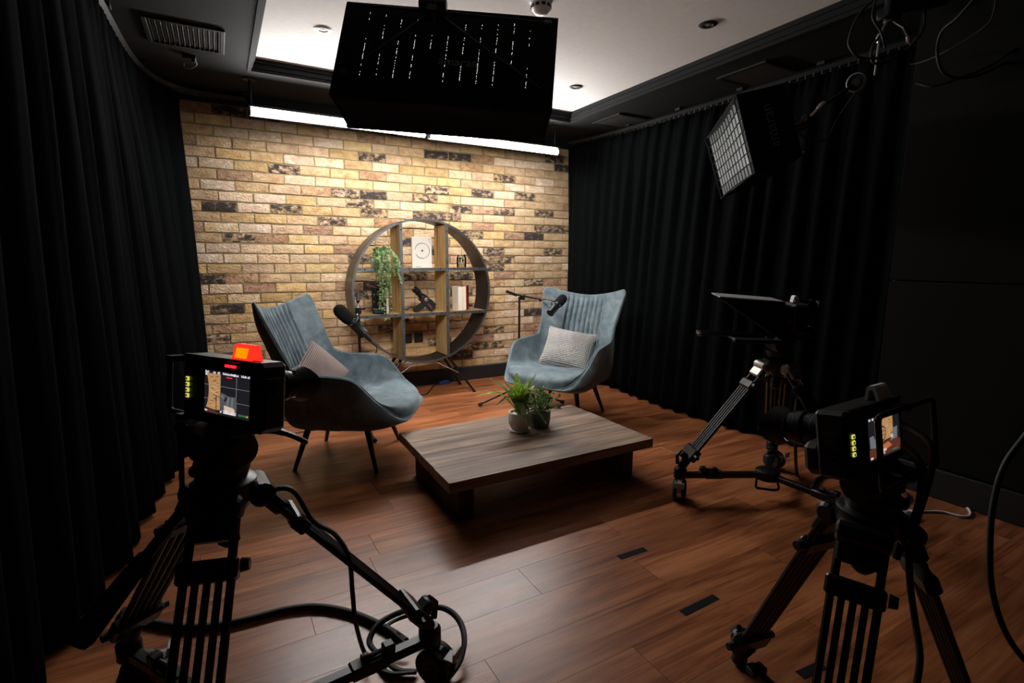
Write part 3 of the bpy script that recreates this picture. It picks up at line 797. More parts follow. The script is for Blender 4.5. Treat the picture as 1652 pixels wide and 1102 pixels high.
# articulated arm: joint, rod, big round knob, drop rod, ceiling clamp
K1 = at(1300,196,d=2.45); K2 = at(1325,172,d=2.45); K3 = at(1383,133,d=2.4); K4 = at(1411,126,d=2.4); K5 = at(1419,62,d=2.4); K6 = at(1434,30,d=2.4)
arm = thing('articulated_arm', 'jointed steel arm with round knob holding the side softbox from the ceiling', 'lighting arm', K3)
MB().ball(K1, .026, (1,1,1.2)).tube([J1, K1], [.012,.014], 8).build('elbow_joint', 'black_metal', arm)
MB().tube([K1, K2], .010, 10).build('link', 'alu', arm)
MB().lathe(K2, (K2-K1), [(-.02,.014),(0,.018),(.02,.014)], 14).build('collar', 'alu', arm)
MB().tube([K2, K3], .008, 10).build('link', 'black_metal', arm)
vd = (CAM-K3).normalized(); kd = (vd + _r*-.45).normalized()
MB().lathe(K3-kd*.02, kd, [(0,.03),(.01,.043),(.034,.043),(.040,.037),(.041,.034),(.034,.030),(.034,.020),(.038,.018),(.038,.0001)], 28).build('knob', 'black_plastic', arm)
MB().lathe(K3+kd*.0165, kd, [(0,.0375),(.0035,.0405),(.005,.0375)], 28, caps=False).build('knob_ring', 'grey_plastic', arm)
MB().tube([K3, K4], .014, 8).ball(K4, .014).build('wrist_joint', 'black_metal', arm)
MB().tube([K4, K5], .006, 8).build('link', 'alu', arm)
MB().lathe(K5, (0,0,1), [(-.02,.010),(0,.016),(.02,.010)], 12).ball(K6, .03, (1,1,.7)).tube([K5, K6], .010, 8).build('upper_joint', 'alu', arm)
top = V((K6.x, K6.y, 2.30))
MB().box(top-V((0,0,.03)), (.10,.07,.06), ch=.01).tube([K6, top], .016, 10).tube([K6, at(1458,44,d=2.35), at(1466,58,d=2.35)], [.006,.008,.012], 8).build('ceiling_clamp', 'black_metal', arm)
MB().lathe(at(1466,58,d=2.35), V((.3,0,-.6)), [(0,.012),(.02,.012),(.03,.006)], 12).build('clamp_lever', 'alu', arm)
def cable(name, pts, r, mname, label, cat='cable', n=8, group=None, seg=8, flat=1.0):
    P = smoothpath(pts, n); mid = P[len(P)//2]
    zmin = min(q.z for q in P)
    o = MB().tube(P, r, seg, flat=flat).build(name, mname, smooth=60, loc=(mid.x, mid.y, zmin)); return tag(o, label, cat, group)
cable('cable', [S(.5,.05,-.19), at(1262,152,d=2.42), at(1275,188,d=2.5), S(.35,.4,-.30)], .004, 'rubber', 'thin black lead from the top of the side softbox to its arm')
cable('cable', [K3-V((0,0,.04)), at(1352,190,d=2.45), at(1335,222,d=2.45), at(1312,229,d=2.45), at(1290,215,d=2.45), K1-V((0,0,.03))], .0035, 'rubber', 'black lead drooping under the arm of the side softbox')
cable('cable', [at(1412,0,d=2.3), at(1408,28,d=2.3), at(1421,52,d=2.3), at(1428,78,d=2.3)], .005, 'rubber', 'short stiff black lead hanging against the drop rod of the arm')
cable('cable', [at(1415,-6,d=2.34), at(1385,25,d=2.33), at(1370,62,d=2.31), at(1373,80,d=2.3), at(1388,93,d=2.3), at(1420,93,d=2.31), at(1448,82,d=2.33)], .0055, 'rubber', 'wide loop of black cable left of the arm at the top right')
cable('cable', [at(1487,-8,d=2.36), at(1492,24,d=2.33), at(1488,50,d=2.3), at(1466,78,d=2.3), at(1440,96,d=2.3), at(1418,103,d=2.3), at(1406,97,d=2.3), at(1408,75,d=2.32), at(1420,58,d=2.34)], .0055, 'rubber', 'black cable looping below the ceiling clamp and back up')
cable('cable', [at(1607,-12,d=2.0), at(1603,20,d=2.02), at(1590,42,d=2.05), at(1545,72,d=2.15), at(1510,91,d=2.25), at(1484,101,d=2.36), at(1468,104,d=2.4)], .003, 'rubber', 'thin grey lead slanting across the top right corner')
cable('cable', [at(1580,-12,d=2.0), at(1545,28,d=2.08), at(1520,50,d=2.15), at(1512,80,d=2.2), at(1518,112,d=2.2), at(1540,125,d=2.2), at(1580,121,d=2.2), at(1630,95,d=2.2), at(1675,60,d=2.2)], .006, 'rubber', 'thick black cable swagging along the right wall, upper one')
cable('cable', [at(1478,134,d=2.35), at(1505,139,d=2.3), at(1545,127,d=2.25), at(1600,104,d=2.2), at(1660,62,d=2.15), at(1690,40,d=2.1)], .006, 'rubber', 'thick black cable swagging along the right wall, lower one')
# dark unlit fixture tucked under the soffit in the top right corner
fx = thing('ceiling_fixture', 'unlit black light fixture in the dark top right corner', 'light fixture', (2.45,-3.25,2.17))
MB().box((2.50,-3.30,2.20), (.30,.22,.10), Matrix.Rotation(.5,3,'Z'), ch=.015).build('housing', 'black_metal', fx)
m = MB()
for k in range(5): m.box((2.50+.05*(k-2)*math.cos(.5), -3.30+.05*(k-2)*math.sin(.5), 2.145), (.006,.18,.02), Matrix.Rotation(.5,3,'Z'))
m.build('cooling_fins', 'black_metal', fx, smooth=0)
MB().tube([(2.50,-3.30,2.25),(2.50,-3.30,2.36)], .014, 10).build('stem', 'black_metal', fx)
# little clips and spare leads under the left soffit
clp = thing('soffit_clamp', 'small black clamp with a thin lead under the left soffit', 'clamp', at(305,92,Z=2.29))
q = at(305,92,Z=2.29)
MB().box(q, (.07,.03,.02), ch=.004).box(q+V((.02,-.01,-.015)), (.02,.02,.03), ch=.003).build('clamp_body', 'black_metal', clp)
MB().tube(smoothpath([q+V((.03,0,-.01)), q+V((.035,.02,-.03)), q+V((.0,.06,-.045)), q+V((-.03,.10,-.03)), q+V((-.03,.12,.0))], 5), .0025, 6).build('lead', 'grey_plastic', clp)
# ================================================================== ROUND SHELF
SX, SZ, SR, SYF, SYB = 1.521, .876, .582, -.42, -.16
sh = thing('round_shelf', 'large round steel and wood shelf unit standing against the brick wall', 'shelf', (SX,-.29,0))
m = MB(); rows = []
for k in range(97):
    a = 2*pi*k/96; c, s = math.cos(a), math.sin(a)
    rows.append([(SX+c*r, y, SZ+s*r) for r, y in ((SR,SYF),(SR,SYB),(SR-.008,SYB),(SR-.008,SYF),(SR,SYF))])
m.grid(rows); m.build('ring', 'shelf_steel', sh, smooth=30)
m = MB(); rows = []
for k in range(97):
    a = 2*pi*k/96; c, s = math.cos(a), math.sin(a)
    rows.append([(SX+c*r, y, SZ+s*r) for r, y in ((SR+.002,SYF-.003),(SR+.002,SYF+.006),(SR-.014,SYF+.006),(SR-.014,SYF-.003),(SR+.002,SYF-.003))])
m.grid(rows); m.build('ring_edge', 'shelf_edge', sh, smooth=30)
BX = (SX-.193, SX+.190); BZ = (SZ-.180, SZ+.182)
def half(d): return math.sqrt(max(0,(SR-.010)**2-d*d))
yc, yd = (SYF+SYB)/2+.003, SYB-SYF-.010
for x in BX:
    h = half(x-SX); ed = [SZ-h, BZ[0]-.010, BZ[0]+.010, BZ[1]-.010, BZ[1]+.010, SZ+h]
    for i in (0,2,4):
        MB().box((x,yc,(ed[i]+ed[i+1])/2), (.020,yd,ed[i+1]-ed[i])).build('upright_board', 'shelf_wood_v', sh, smooth=0)
    o = MB().box((x,SYF-.001,SZ), (.024,.007,2*h+.004)).build('edge_strip', 'shelf_edge', sh, smooth=0)
    for z in (BZ[0]-.045,BZ[0]+.05,BZ[1]-.05,BZ[1]+.05,SZ+h-.05,SZ-h+.05):
        MB().lathe((x,SYF-.004,z), (0,-1,0), [(0,.006),(.003,.005),(.005,.001)], 10).build('bolt', 'black_metal', o)
for z in BZ:
    h = half(z-SZ)
    MB().box((SX,yc,z), (2*h,yd,.020)).build('shelf_board', 'shelf_wood', sh, smooth=0)
    o = MB().box((SX,SYF-.002,z), (2*h+.004,.008,.024)).build('edge_strip', 'shelf_edge', sh, smooth=0)
    for x in (SX-h+.06,BX[0]-.06,BX[0]+.06,BX[1]-.06,BX[1]+.06,SX+h-.06):
        MB().lathe((x,SYF-.006,z+.003), (0,-1,0), [(0,.006),(.003,.005),(.005,.001)], 10).build('bolt', 'black_metal', o)
for sx in (-1,1):
    for (ya, yb) in ((-.36,-.446),(-.22,-.139)):
        zt = SZ - math.sqrt(SR**2-.2**2)
        MB().tube([(SX+sx*.20,ya,zt+.002), (SX+sx*.415,yb,.006)], [.013,.010], 12).lathe((SX+sx*.415,yb,0), (0,0,1), [(0,.015),(.012,.014)], 14).build('leg', 'black_metal', sh)
    MB().tube([(SX+sx*.07,-.36,SZ-SR+.004), (SX+sx*.30,-.40,.17)], .004, 8).build('brace', 'chrome', sh)
    MB().tube([(SX+sx*.07,-.22,SZ-SR+.004), (SX+sx*.30,-.18,.17)], .004, 8).build('brace', 'chrome', sh)

SHT = [BZ[0]+.0105, BZ[1]+.0105]   # tops of lower and upper board
def book(name, pos, fwd, w_, h, th, cover, pages, label, spine_left=True, group=None, cat='book'):
    """standing book; fwd = direction from front cover to back cover"""
    f = V(fwd).normalized(); Mx = Matrix.Translation(V(pos)) @ basis(f).to_4x4()
    t = thing(name, label, cat, group=group, mtx=Mx)
    c = .0018; sg = -1 if spine_left else 1
    MB().box((-sg*.0,0,h/2), (w_-.006,th-2*c,h-.008)).build('pages', pages, t, local=True, smooth=0)
    MB().box((0,-th/2+c/2,h/2), (w_,c,h)).build('front_cover', cover, t, local=True, smooth=0)
    MB().box((0,th/2-c/2,h/2), (w_,c,h)).build('back_cover', cover, t, local=True, smooth=0)
    MB().box((sg*(w_/2-c/2),0,h/2), (c,th-2*c,h)).build('spine', cover, t, local=True, smooth=0)
    return t
# white book with a ring printed on it
wbk = book('book', (1.530,-.318,SHT[1]), (.05,1,0), .165, .250, .022, 'book_white', 'paper_pale', 'white hardback with a thin black ring on its cover, upper middle shelf')
MBX = XF[wbk.name]; fx_ = MBX.to_3x3() @ V((1,0,0)); ff = MBX.to_3x3() @ V((0,1,0)); org = MBX.to_translation()
def onb(x, z, dy=-.0122): return org + fx_*x + V((0,0,z)) + ff*dy
m = MB()
for k in range(60):
    a0, a1 = 2*pi*k/60, 2*pi*(k+1)/60
    wd = .0022 if (28 <= k <= 34 or 47 <= k <= 49) else .0048 - .0016*abs(math.sin(a0*1.5))
    if 29 <= k <= 33: continue
    c_ = (.003,.138); r1, r2 = .061-wd/2, .061+wd/2
    m.add([onb(c_[0]+math.cos(a)*r, c_[1]+math.sin(a)*r) for a, r in ((a0,r1),(a1,r1),(a1,r2),(a0,r2))], [(0,1,2,3)])
m.build('printed_ring', 'ink', wbk, smooth=0, fix=False)
MB().add([onb(.003+math.cos(2*pi*k/20)*.008, .138+math.sin(2*pi*k/20)*.008) for k in range(20)], [tuple(range(20))]).build('printed_dot', 'ink', wbk, smooth=0, fix=False)
m = MB()
rr = random.Random(2)
for j, x in enumerate((.070,.064,.055)):
    z = .238
    while z > (.198,.206,.222)[j]:
        h_ = rr.uniform(.003,.008); m.add([onb(x-.0018,z-h_), onb(x+.0014,z-h_), onb(x+.0014,z), onb(x-.0018,z)], [(0,1,2,3)]); z -= h_+.002
z = .055
while z > .010: m.add([onb(.069,z-.003), onb(.0705,z-.003), onb(.0705,z), onb(.069,z)], [(0,1,2,3)]); z -= .0045
m.add([onb(-.055,.004), onb(-.005,.004), onb(-.008,.007), onb(-.030,.011), onb(-.052,.010)], [(0,1,2,3,4)])
m.build('small_print', 'ink_grey', wbk, smooth=0, fix=False)
# black paperback
bb = book('book', (1.172,-.345,SHT[0]), (.70,.714,0), .125, .205, .048, 'book_black', 'paper_pale', 'thick black paperback under the trailing plant, middle left shelf', True)
MBX = XF[bb.name]; fx_ = MBX.to_3x3() @ V((1,0,0)); ff = MBX.to_3x3() @ V((0,1,0)); org = MBX.to_translation()
text('Sisters of Dune', .0165, onb(.002,.040,-.0243), fx_, (0,0,1), 'print_white', bb, 'title_lettering')
text('HERBERT', .021, onb(.002,.019,-.0243), fx_, (0,0,1), 'print_cyan', bb, 'author_lettering', xs=1.05)
rr = random.Random(8)
for mn, cnt in (('print_white',16),('print_pink',5),('print_yellow',5),('print_cyan',5)):
    m = MB()
    for k in range(cnt):
        x, z = rr.uniform(-.052,.050), rr.uniform(.06,.195); s = rr.uniform(.0015,.006)
        m.add([onb(x,z,-.0242), onb(x+s,z+s*.3,-.0242), onb(x+s*.9,z+s*rr.uniform(.5,2.5),-.0242), onb(x,z+s,-.0242)], [(0,1,2,3)])
    m.build('cover_art', mn, bb, smooth=0, fix=False)
# books with their page edges to the room, one red cover
xx = 1.815
for i, (th, h, w_, cov, pg, ang, lb) in enumerate(((.034,.205,.125,'paper_pale','paper_pale',.02,'cream book seen page edge first, left of the three on the middle right shelf'),
        (.026,.202,.120,'paper','paper',-.05,'cream book seen page edge first, middle of the three on the middle right shelf'),
        (.034,.207,.130,'book_red','paper_pale',-.60,'red covered book seen page edge first, right of the three on the middle right shelf'))):
    t = book('book', (xx+th/2+.016*(i==2), -.335+.008*(i==2), SHT[0]), (math.cos(ang),math.sin(ang),0), w_, h, th, cov, pg, lb, True, 'books on the middle right shelf')
    xx += th+.004
# toy-like vintage cine camera
cc = thing('cine_camera', 'vintage black handheld cine camera tilted on the middle shelf', 'cine camera', (1.52,-.33,SHT[0]))
tl = math.radians(-47)     # barrel points up-left
ux = V((math.cos(tl), .0, math.sin(tl))); uz = V((-math.sin(tl)*1, 0, math.cos(tl)))
c0 = V((1.555,-.33,SHT[0]+.088)); RB = Matrix(((ux.x,0,uz.x),(ux.y,1,uz.y),(ux.z,0,uz.z)))
MB().prism([(-.055,-.033),(.095,-.033),(.095,.018),(.02,.034),(-.055,.030)], c0-V((0,.024,0)), ux, uz, (0,.048,0)).build('body', 'black_plastic', cc, smooth=30)
MB().lathe(c0-ux*.05, -ux, [(0,.030),(.012,.027),(.014,.023),(.040,.022),(.042,.026),(.052,.027),(.054,.024),(.070,.024),(.072,.027),(.098,.027),(.098,.021),(.09,.018)], 24).build('lens_barrel', 'black_metal', cc)
MB().lathe(c0-ux*.092, -ux, [(0,.0252),(.004,.0252)], 24).build('lens_ring', 'grey_plastic', cc)
gx = V((-math.cos(math.radians(33)),0,-math.sin(math.radians(33)))); gs = c0+ux*.005-uz*.028
gz = V((-gx.z,0,gx.x))
MB().prism([(-.01,-.020),(.10,-.023),(.106,0),(.10,.023),(-.01,.020)], gs-V((0,.019,0)), gx, gz, (0,.038,0)).build('pistol_grip', 'black_plastic', cc, smooth=30)
MB().lathe(c0-ux*.012+uz*.006-V((0,.024,0)), (0,-1,0), [(0,.016),(.004,.0155),(.005,.012)], 24).build('dial', 'alu', cc)
MB().lathe(c0-ux*.017+uz*.004-V((0,.0235,0)), (0,-1,0), [(0,.0165),(.002,.016)], 24).build('dial_ring', 'red', cc)
MB().box(c0+ux*.045-uz*.004-V((0,.0245,0)), (.045,.002,.004), RB).build('stripe', 'red', cc, smooth=0)
MB().box(c0+ux*.055-uz*.014-V((0,.0245,0)), (.085,.0015,.002), RB).build('trim_line', 'alu', cc, smooth=0)
MB().box(c0+ux*.05+uz*.035, (.07,.022,.016), RB, ch=.004).build('viewfinder', 'black_plastic', cc, smooth=0)
# terrarium jar
tj = thing('terrarium_jar', 'small open glass jar with moss and pebbles, upper right shelf', 'terrarium', (1.892,-.30,SHT[1]))
MB().lathe((0,0,.0003), (0,0,1), [(0,.038),(.004,.041),(.085,.041),(.098,.033),(.108,.033),(.108,.031),(.098,.031),(.084,.039),(.006,.038),(.005,.0005)], 28, caps=False).build('glass_jar', 'glass', tj, local=True)
MB().lathe((0,0,.0065), (0,0,1), [(0,.037),(.030,.0375),(.036,.030),(.038,.0005)], 24).build('pebbles', 'pebble', tj, local=True)
g = MB(); rr = random.Random(6)
for k in range(16):
    a = rr.uniform(0,2*pi); r0 = rr.uniform(0,.020); g.ball((math.cos(a)*r0, math.sin(a)*r0, rr.uniform(.048,.080)), rr.uniform(.008,.013), (1,1,.8), 8, 5)
tag(g.build('moss', 'moss', tj, local=True), kind='stuff')
for k in range(7):
    a = k*.9; MB().tube([(0,0,.055),(math.cos(a)*.012,math.sin(a)*.012,.08),(math.cos(a)*.024,math.sin(a)*.024,.094)], [.004,.006,.001], 5, flat=.4).build('leaf', 'fern_grey', tj, local=True)

# ------------------------------------------------------------------ leaves
def leaf(m, base, d, n, ln, wd, fold=.2, mi=0):
    """pointed oval leaf, six triangles"""
    d = d.normalized(); s = d.cross(n).normalized(); n = s.cross(d).normalized(); b = base
    m.add([b, b+d*ln*.35+s*wd*.5+n*fold*wd, b+d*ln*.72+s*wd*.4+n*fold*wd*.8, b+d*ln, b+d*ln*.72-s*wd*.4+n*fold*wd*.8, b+d*ln*.35-s*wd*.5+n*fold*wd, b+d*ln*.5],
          [(0,1,6),(1,2,6),(2,3,6),(3,4,6),(4,5,6),(5,0,6)], mi)
# trailing plant in the upper left compartment
hp = thing('trailing_plant', 'potted plant trailing pale green vines over the upper left shelf', 'potted plant', (1.155,-.325,SHT[1]))
MB().lathe((0,0,0), (0,0,1), [(0,.034),(.004,.038),(.075,.050),(.082,.050),(.082,.046),(.076,.044),(.07,.0005)], 24).build('pot', 'ceramic', hp, local=True)
MB().lathe((0,0,.070), (0,0,1), [(0,.043),(.003,.001)], 20).build('soil', 'soil', hp, local=True, smooth=0)
rr = random.Random(21)
ends = [(-.045,-.13,.02,.35),(-.035,-.14,-.06,.2),(.00,-.145,-.18,.2),(.015,-.14,-.28,.1),(.03,-.135,-.245,.2),(.055,-.14,-.34,.1),(.012,-.14,-.41,.1),(-.01,-.135,-.33,.1),(.06,-.14,-.19,.2),(.10,-.135,-.06,.3),(.145,-.14,-.12,.3),(.12,-.13,.00,.3),(.045,-.13,-.10,.2),(-.03,-.135,-.30,.2),(.02,-.06,.15,.1),(-.03,-.05,.14,.1),(.06,-.05,.16,.1),(.0,-.10,.12,.1),(.05,-.11,.13,.1),(.085,-.09,.11,.1),(-.05,-.10,.10,.1),(.04,-.145,-.02,.1),(-.02,-.145,.0,.1)]
for (ex_, ey_, ez_, _k) in ends:
    P0 = V((rr.uniform(-.02,.02), rr.uniform(-.02,.02), .078)); E = V((ex_, ey_, ez_))
    if ez_ < .1:
        mid = V((ex_*.55, -.075, .125+rr.uniform(-.01,.03))); m2 = V((ex_*.9, -.135, .06 if ez_ < 0 else .08))
        pts = smoothpath([P0, mid, m2, m2.lerp(E,.5)+V((rr.uniform(-.012,.012),0,0)), E], 7)
    else: pts = smoothpath([P0, P0.lerp(E,.5)+V((0,0,.02)), E], 8)
    vn = MB().tube(pts, .0012, 4).build('vine', 'stem', hp, local=True)
    lm_ = MB(); 
    for i in range(3, len(pts)-1):
        t = (pts[i+1]-pts[i-1]).normalized()
        for q in range(4):
            a = rr.uniform(0, 2*pi); sd = V((math.cos(a), math.sin(a)*.8-.25, rr.uniform(-.1,.6))).normalized()
            leaf(lm_, pts[i].lerp(pts[i+1], rr.random()), (sd+t*.55), V((sd.y,-sd.x,1.0))+V((rr.uniform(-.4,.4),-.8,0)), rr.uniform(.013,.024), rr.uniform(.009,.014))
    tag(lm_.build('foliage', 'ivy', vn, local=True, smooth=0, fix=False), kind='stuff')

# sockets on the wall behind the shelf
for (x, lb) in ((1.595,'black double wall socket under the shelf, right one of the pair'),(1.492,'black double wall socket under the shelf, left one, half hidden by the upright')):
    t = thing('wall_socket', lb, 'socket', (x,-.006,.442), 0, 'black sockets on the brick wall')
    MB().box((0,-.002,0), (.078,.012,.084), ch=.003).build('face_plate', 'black_plastic', t, local=True, smooth=0)
    for sx in (-1,1):
        MB().box((sx*.019,-.009,-.008), (.016,.004,.022), ch=.001).build('socket_face', 'rubber', t, local=True, smooth=0)
        MB().box((sx*.019,-.010,.026), (.012,.006,.014), ch=.001).build('switch', 'black_matte', t, local=True, smooth=0)

# ================================================================== ARMCHAIRS
RIM = [(0,(.205,.345,.300)),(.06,(.262,.318,.345)),(.14,(.302,.240,.425)),(.20,(.322,.165,.510)),(.27,(.323,.105,.537)),(.36,(.316,.01,.546)),(.46,(.303,-.11,.553)),(.53,(.298,-.172,.575)),(.60,(.302,-.205,.645)),(.80,(.325,-.272,.805)),(.93,(.339,-.310,.895)),(1.0,(.325,-.330,.922))]
SPI = [(0,(0,.396,.276)),(.05,(0,.392,.338)),(.12,(0,.315,.368)),(.24,(0,.13,.363)),(.36,(0,-.02,.350)),(.46,(0,-.13,.338)),(.53,(0,-.200,.350)),(.59,(0,-.240,.400)),(.68,(0,-.275,.510)),(.84,(0,-.338,.700)),(1.0,(0,-.405,.862))]
NU, NV = 144, 76
def inner(u, v):
    R_ = spl(RIM, v); S_ = spl(SPI, v); t = abs(u); sg = 1 if u >= 0 else -1
    k = sstep(.48,.64,v); fr = sstep(0,.14,v)
    gx = lerp(1-(1-t)**lerp(1.15,1.75,fr), t*(1.10-.10*t), k)
    hz = lerp(t**lerp(2.4,4.6,fr), t**2.1, k)
    top = sstep(.9,1.0,v)
    hz = lerp(hz, t**1.6, top)
    return V((sg*gx*R_.x, lerp(S_.y, R_.y, hz), lerp(S_.z, R_.z, hz)))
def make_chair(name, label, group, mtx):
    t = thing(name, label, 'armchair', group=group, mtx=mtx)
    # denser sampling across the channelled middle of the back
    us = []
    for i in range(NU+1):
        s_ = -1+2*i/NU; us.append(s_)
    vs_ = [j/NV for j in range(NV+1)]
    G = [[inner(u, v) for u in us] for v in vs_]
    def nrm(j, i):
        a = G[min(j+1,NV)][i]-G[max(j-1,0)][i]; b = G[j][min(i+1,NU)]-G[j][max(i-1,0)]
        n = a.cross(b)
        return n.normalized() if n.length > 1e-9 else V((0,0,1))
    Nn = [[nrm(j,i) for i in range(NU+1)] for j in range(NV+1)]
    I = []; O = []
    for j in range(NV+1):
        ri, ro = [], []
        v = vs_[j]
        for i in range(NU+1):
            q = G[j][i]; n = Nn[j][i]; x = q.x; d = 0
            if v > .57 and abs(x) < .165:
                ph = (x/.041) ; c = abs(math.sin(pi*(ph+.5)))
                env = sstep(.57,.66,v)*(1-sstep(.93,.985,v)*.7)
                d = (-.015*(1-c)**1.5 + .004*c)*env
            e = 1-abs(us[i])
            if v < .5: d += .006*sstep(0,.3,e)*sstep(0,.08,v)*mnoise.noise(q*7)          # soft seat dimples
            ri.append(q + n*d)
            edge = min(1, e*3.2)*min(1, (v)*9 if v < .3 else 1)*min(1, (1-v)*7)
            th = .020 + (lerp(.075,.030,sstep(.45,.62,v)))*edge**.7
            off = q - n*th
            # below the seat the outer shell drops to a deep rounded tub
            R_ = spl(RIM, v); S_ = spl(SPI, v); t_ = abs(us[i]); sg = 1 if us[i] >= 0 else -1
            zb = lerp(.288,.226,sstep(0,.22,v)); gx = 1-(1-t_)**1.6; hz = t_**6.5
            tub = V((sg*gx*(R_.x+.022), lerp(S_.y+.006, R_.y, hz) - (.05*sstep(.3,.5,v)*(1-hz)), lerp(zb, R_.z-.004, hz)))
            ro.append(tub.lerp(off, sstep(.44,.62,v)))
        I.append(ri); O.append(ro)
    # split of the inner skin: seat, two armrests, backrest
    def part(nm, pred):
        m = MB(); idx = {}
        for j in range(NV):
            for i in range(NU):
                if pred((us[i]+us[i+1])/2, (vs_[j]+vs_[j+1])/2):
                    f = []
                    for (a,b) in ((j,i),(j,i+1),(j+1,i+1),(j+1,i)):
                        if (a,b) not in idx: idx[(a,b)] = len(m.v); m.v.append(I[a][b])
                        f.append(idx[(a,b)])
                    m.f.append(tuple(f)); m.m.append(0)
        return m.build(nm, 'velvet', t, local=True, smooth=80, fix=False)
    VS = .545; US = .70
    part('seat', lambda u, v: v < VS and (abs(u) < US or v < .05))
    part('armrest', lambda u, v: .05 <= v < VS and u <= -US); part('armrest', lambda u, v: .05 <= v < VS and u >= US)
    part('backrest', lambda u, v: v >= VS)
    # outer shell with its rounded rim
    m = MB(); m.grid(O)
    loopI = [I[0][i] for i in range(NU+1)] + [I[j][NU] for j in range(1,NV+1)] + [I[NV][i] for i in range(NU-1,-1,-1)] + [I[j][0] for j in range(NV-1,0,-1)]
    loopO = [O[0][i] for i in range(NU+1)] + [O[j][NU] for j in range(1,NV+1)] + [O[NV][i] for i in range(NU-1,-1,-1)] + [O[j][0] for j in range(NV-1,0,-1)]
    inn = [G[0][i]-G[1][i] for i in range(NU+1)] + [G[j][NU]-G[j][NU-1] for j in range(1,NV+1)] + [G[NV][i]-G[NV-1][i] for i in range(NU-1,-1,-1)] + [G[j][0]-G[j][1] for j in range(NV-1,0,-1)]
    mids = []
    for k in range(len(loopI)):
        dd = inn[k].normalized() if inn[k].length > 1e-9 else V((0,0,0)); mids.append((loopI[k]+loopO[k])/2 + dd*.007)
    rows = [loopI, [a.lerp(b,.55) for a, b in zip(loopI, mids)], mids, [a.lerp(b,.55) for a, b in zip(loopO, mids)], loopO]
    m.grid([r + [r[0]] for r in rows])
    m.build('outer_shell', 'velvet', t, local=True, smooth=70)
    m = MB().tube([a.lerp(b,.35) + (a-b)*0 + V((0,0,.0)) for a, b in zip(mids, loopI)][::2], .0035, 6, closed=True); m.build('piping', 'piping', t, local=True)
    for sx in (-1,1):
        MB().tube([(sx*.188,.155,.27), (sx*.267,.228,.0)], [.019,.0105], 12).build('leg', 'black_leg', t, local=True)
        MB().tube([(sx*.165,-.150,.265), (sx*.237,-.228,.0)], [.019,.0105], 12).build('leg', 'black_leg', t, local=True)
    return t
def chair_mtx(x, y, th):   # local Y = forward
    return Matrix.Translation((x,y,0)) @ Matrix.Rotation(th-pi/2, 4, 'Z')
ML = chair_mtx(.668,-1.431,-.520); MR = chair_mtx(2.243,-1.330,-2.668)
cl = make_chair('armchair', 'blue-grey velvet wingback armchair at the left with the striped pinkish cushion', 'blue velvet armchairs', ML)
cr = copy_tree(cl); cr.matrix_world = MR; XF[cr.name] = MR.copy()
tag(cr, 'blue-grey velvet wingback armchair at the right with the pale knitted cushion', 'armchair')

def cushion(name, label, mtx, w_, h, th, mname, seam, sag=0.0):
    t = thing(name, label, 'cushion', group=None, mtx=mtx); n = 26
    def sheet(sg):
        rows = []
        for j in range(n+1):
            row = []
            for i in range(n+1):
                a, b = -1+2*i/n, -1+2*j/n
                e = max(0,(1-abs(a)**2.6))*max(0,(1-abs(b)**2.6)); pz = th*.5*e**.55
                pin = 1-.075*(1-abs(b)**2)*abs(a)**3 ; pin2 = 1-.075*(1-abs(a)**2)*abs(b)**3
                wr = .006*mnoise.noise(V((a*2.2, b*2.2, sg*3+w_)))*e
                row.append((a*w_/2*pin, sg*(pz+wr) - sag*(1-b)*.5*abs(b)*(b<0), b*h/2*pin2))
            rows.append(row)
        return rows
    m = MB(); m.grid(sheet(-1)); m.build('front_panel', mname, t, local=True, smooth=180, fix=False)
    m = MB(); r = sheet(1); m.grid([q[::-1] for q in r]); m.build('back_panel', mname, t, local=True, smooth=180, fix=False)
    s = sheet(-1); lp = s[0] + [s[j][n] for j in range(1,n+1)] + s[n][n-1::-1] + [s[j][0] for j in range(n-1,0,-1)]
    MB().tube([V((q[0],0,q[2])) for q in lp], .0028, 5, closed=True).build('seam', seam, t, local=True)
    return t
def in_chair(Mc, x, y, z, lean, yaw, roll):
    """local pose in the chair: face towards +Y (front), leaning back"""
    return Mc @ Matrix.Translation((x,y,z)) @ Matrix.Rotation(yaw+pi,4,'Z') @ Matrix.Rotation(lean,4,'X') @ Matrix.Rotation(roll,4,'Y')
cushion('cushion', 'grey and pink fine striped cushion leaning in the left armchair', in_chair(ML, .02,-.135,.495, math.radians(-26), math.radians(-26), math.radians(-38)), .290,.290,.12, 'cushion_pink', 'cushion_pink')
cushion('cushion', 'pale knitted cushion leaning in the right armchair', in_chair(MR, .005,-.085,.480, math.radians(-28), math.radians(12), math.radians(8)), .38,.30,.13, 'cushion_white', 'cushion_white')

# ================================================================== COFFEE TABLE
TH = .222
tx0, tx1, ty0, ty1 = .845, 1.985, -2.535, -1.815
ct = thing('coffee_table', 'low dark wooden coffee table with a thick plank top', 'table', ((tx0+tx1)/2,(ty0+ty1)/2,0))
nb = 4; bw = (ty1-ty0)/nb
for k in range(nb):
    y = ty0+bw*(k+.5); r = random.Random(k+40)
    m = MB(); rows = []
    L_, R2 = tx0+(.003*k-.004), tx1+r.uniform(-.004,.003)
    m.box(((L_+R2)/2, y, TH-.0235), (R2-L_, bw-.0004, .047), ch=.0012)
    o = m.build('top_plank', 'table_top', ct, smooth=0)
zl = TH-.047
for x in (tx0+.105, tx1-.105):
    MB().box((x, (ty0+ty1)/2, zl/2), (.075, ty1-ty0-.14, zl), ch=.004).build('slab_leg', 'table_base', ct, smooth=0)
MB().box(((tx0+tx1)/2, (ty0+ty1)/2, zl-.04), (tx1-tx0-.285, .05, .08), ch=.003).build('stretcher', 'table_base', ct, smooth=0)

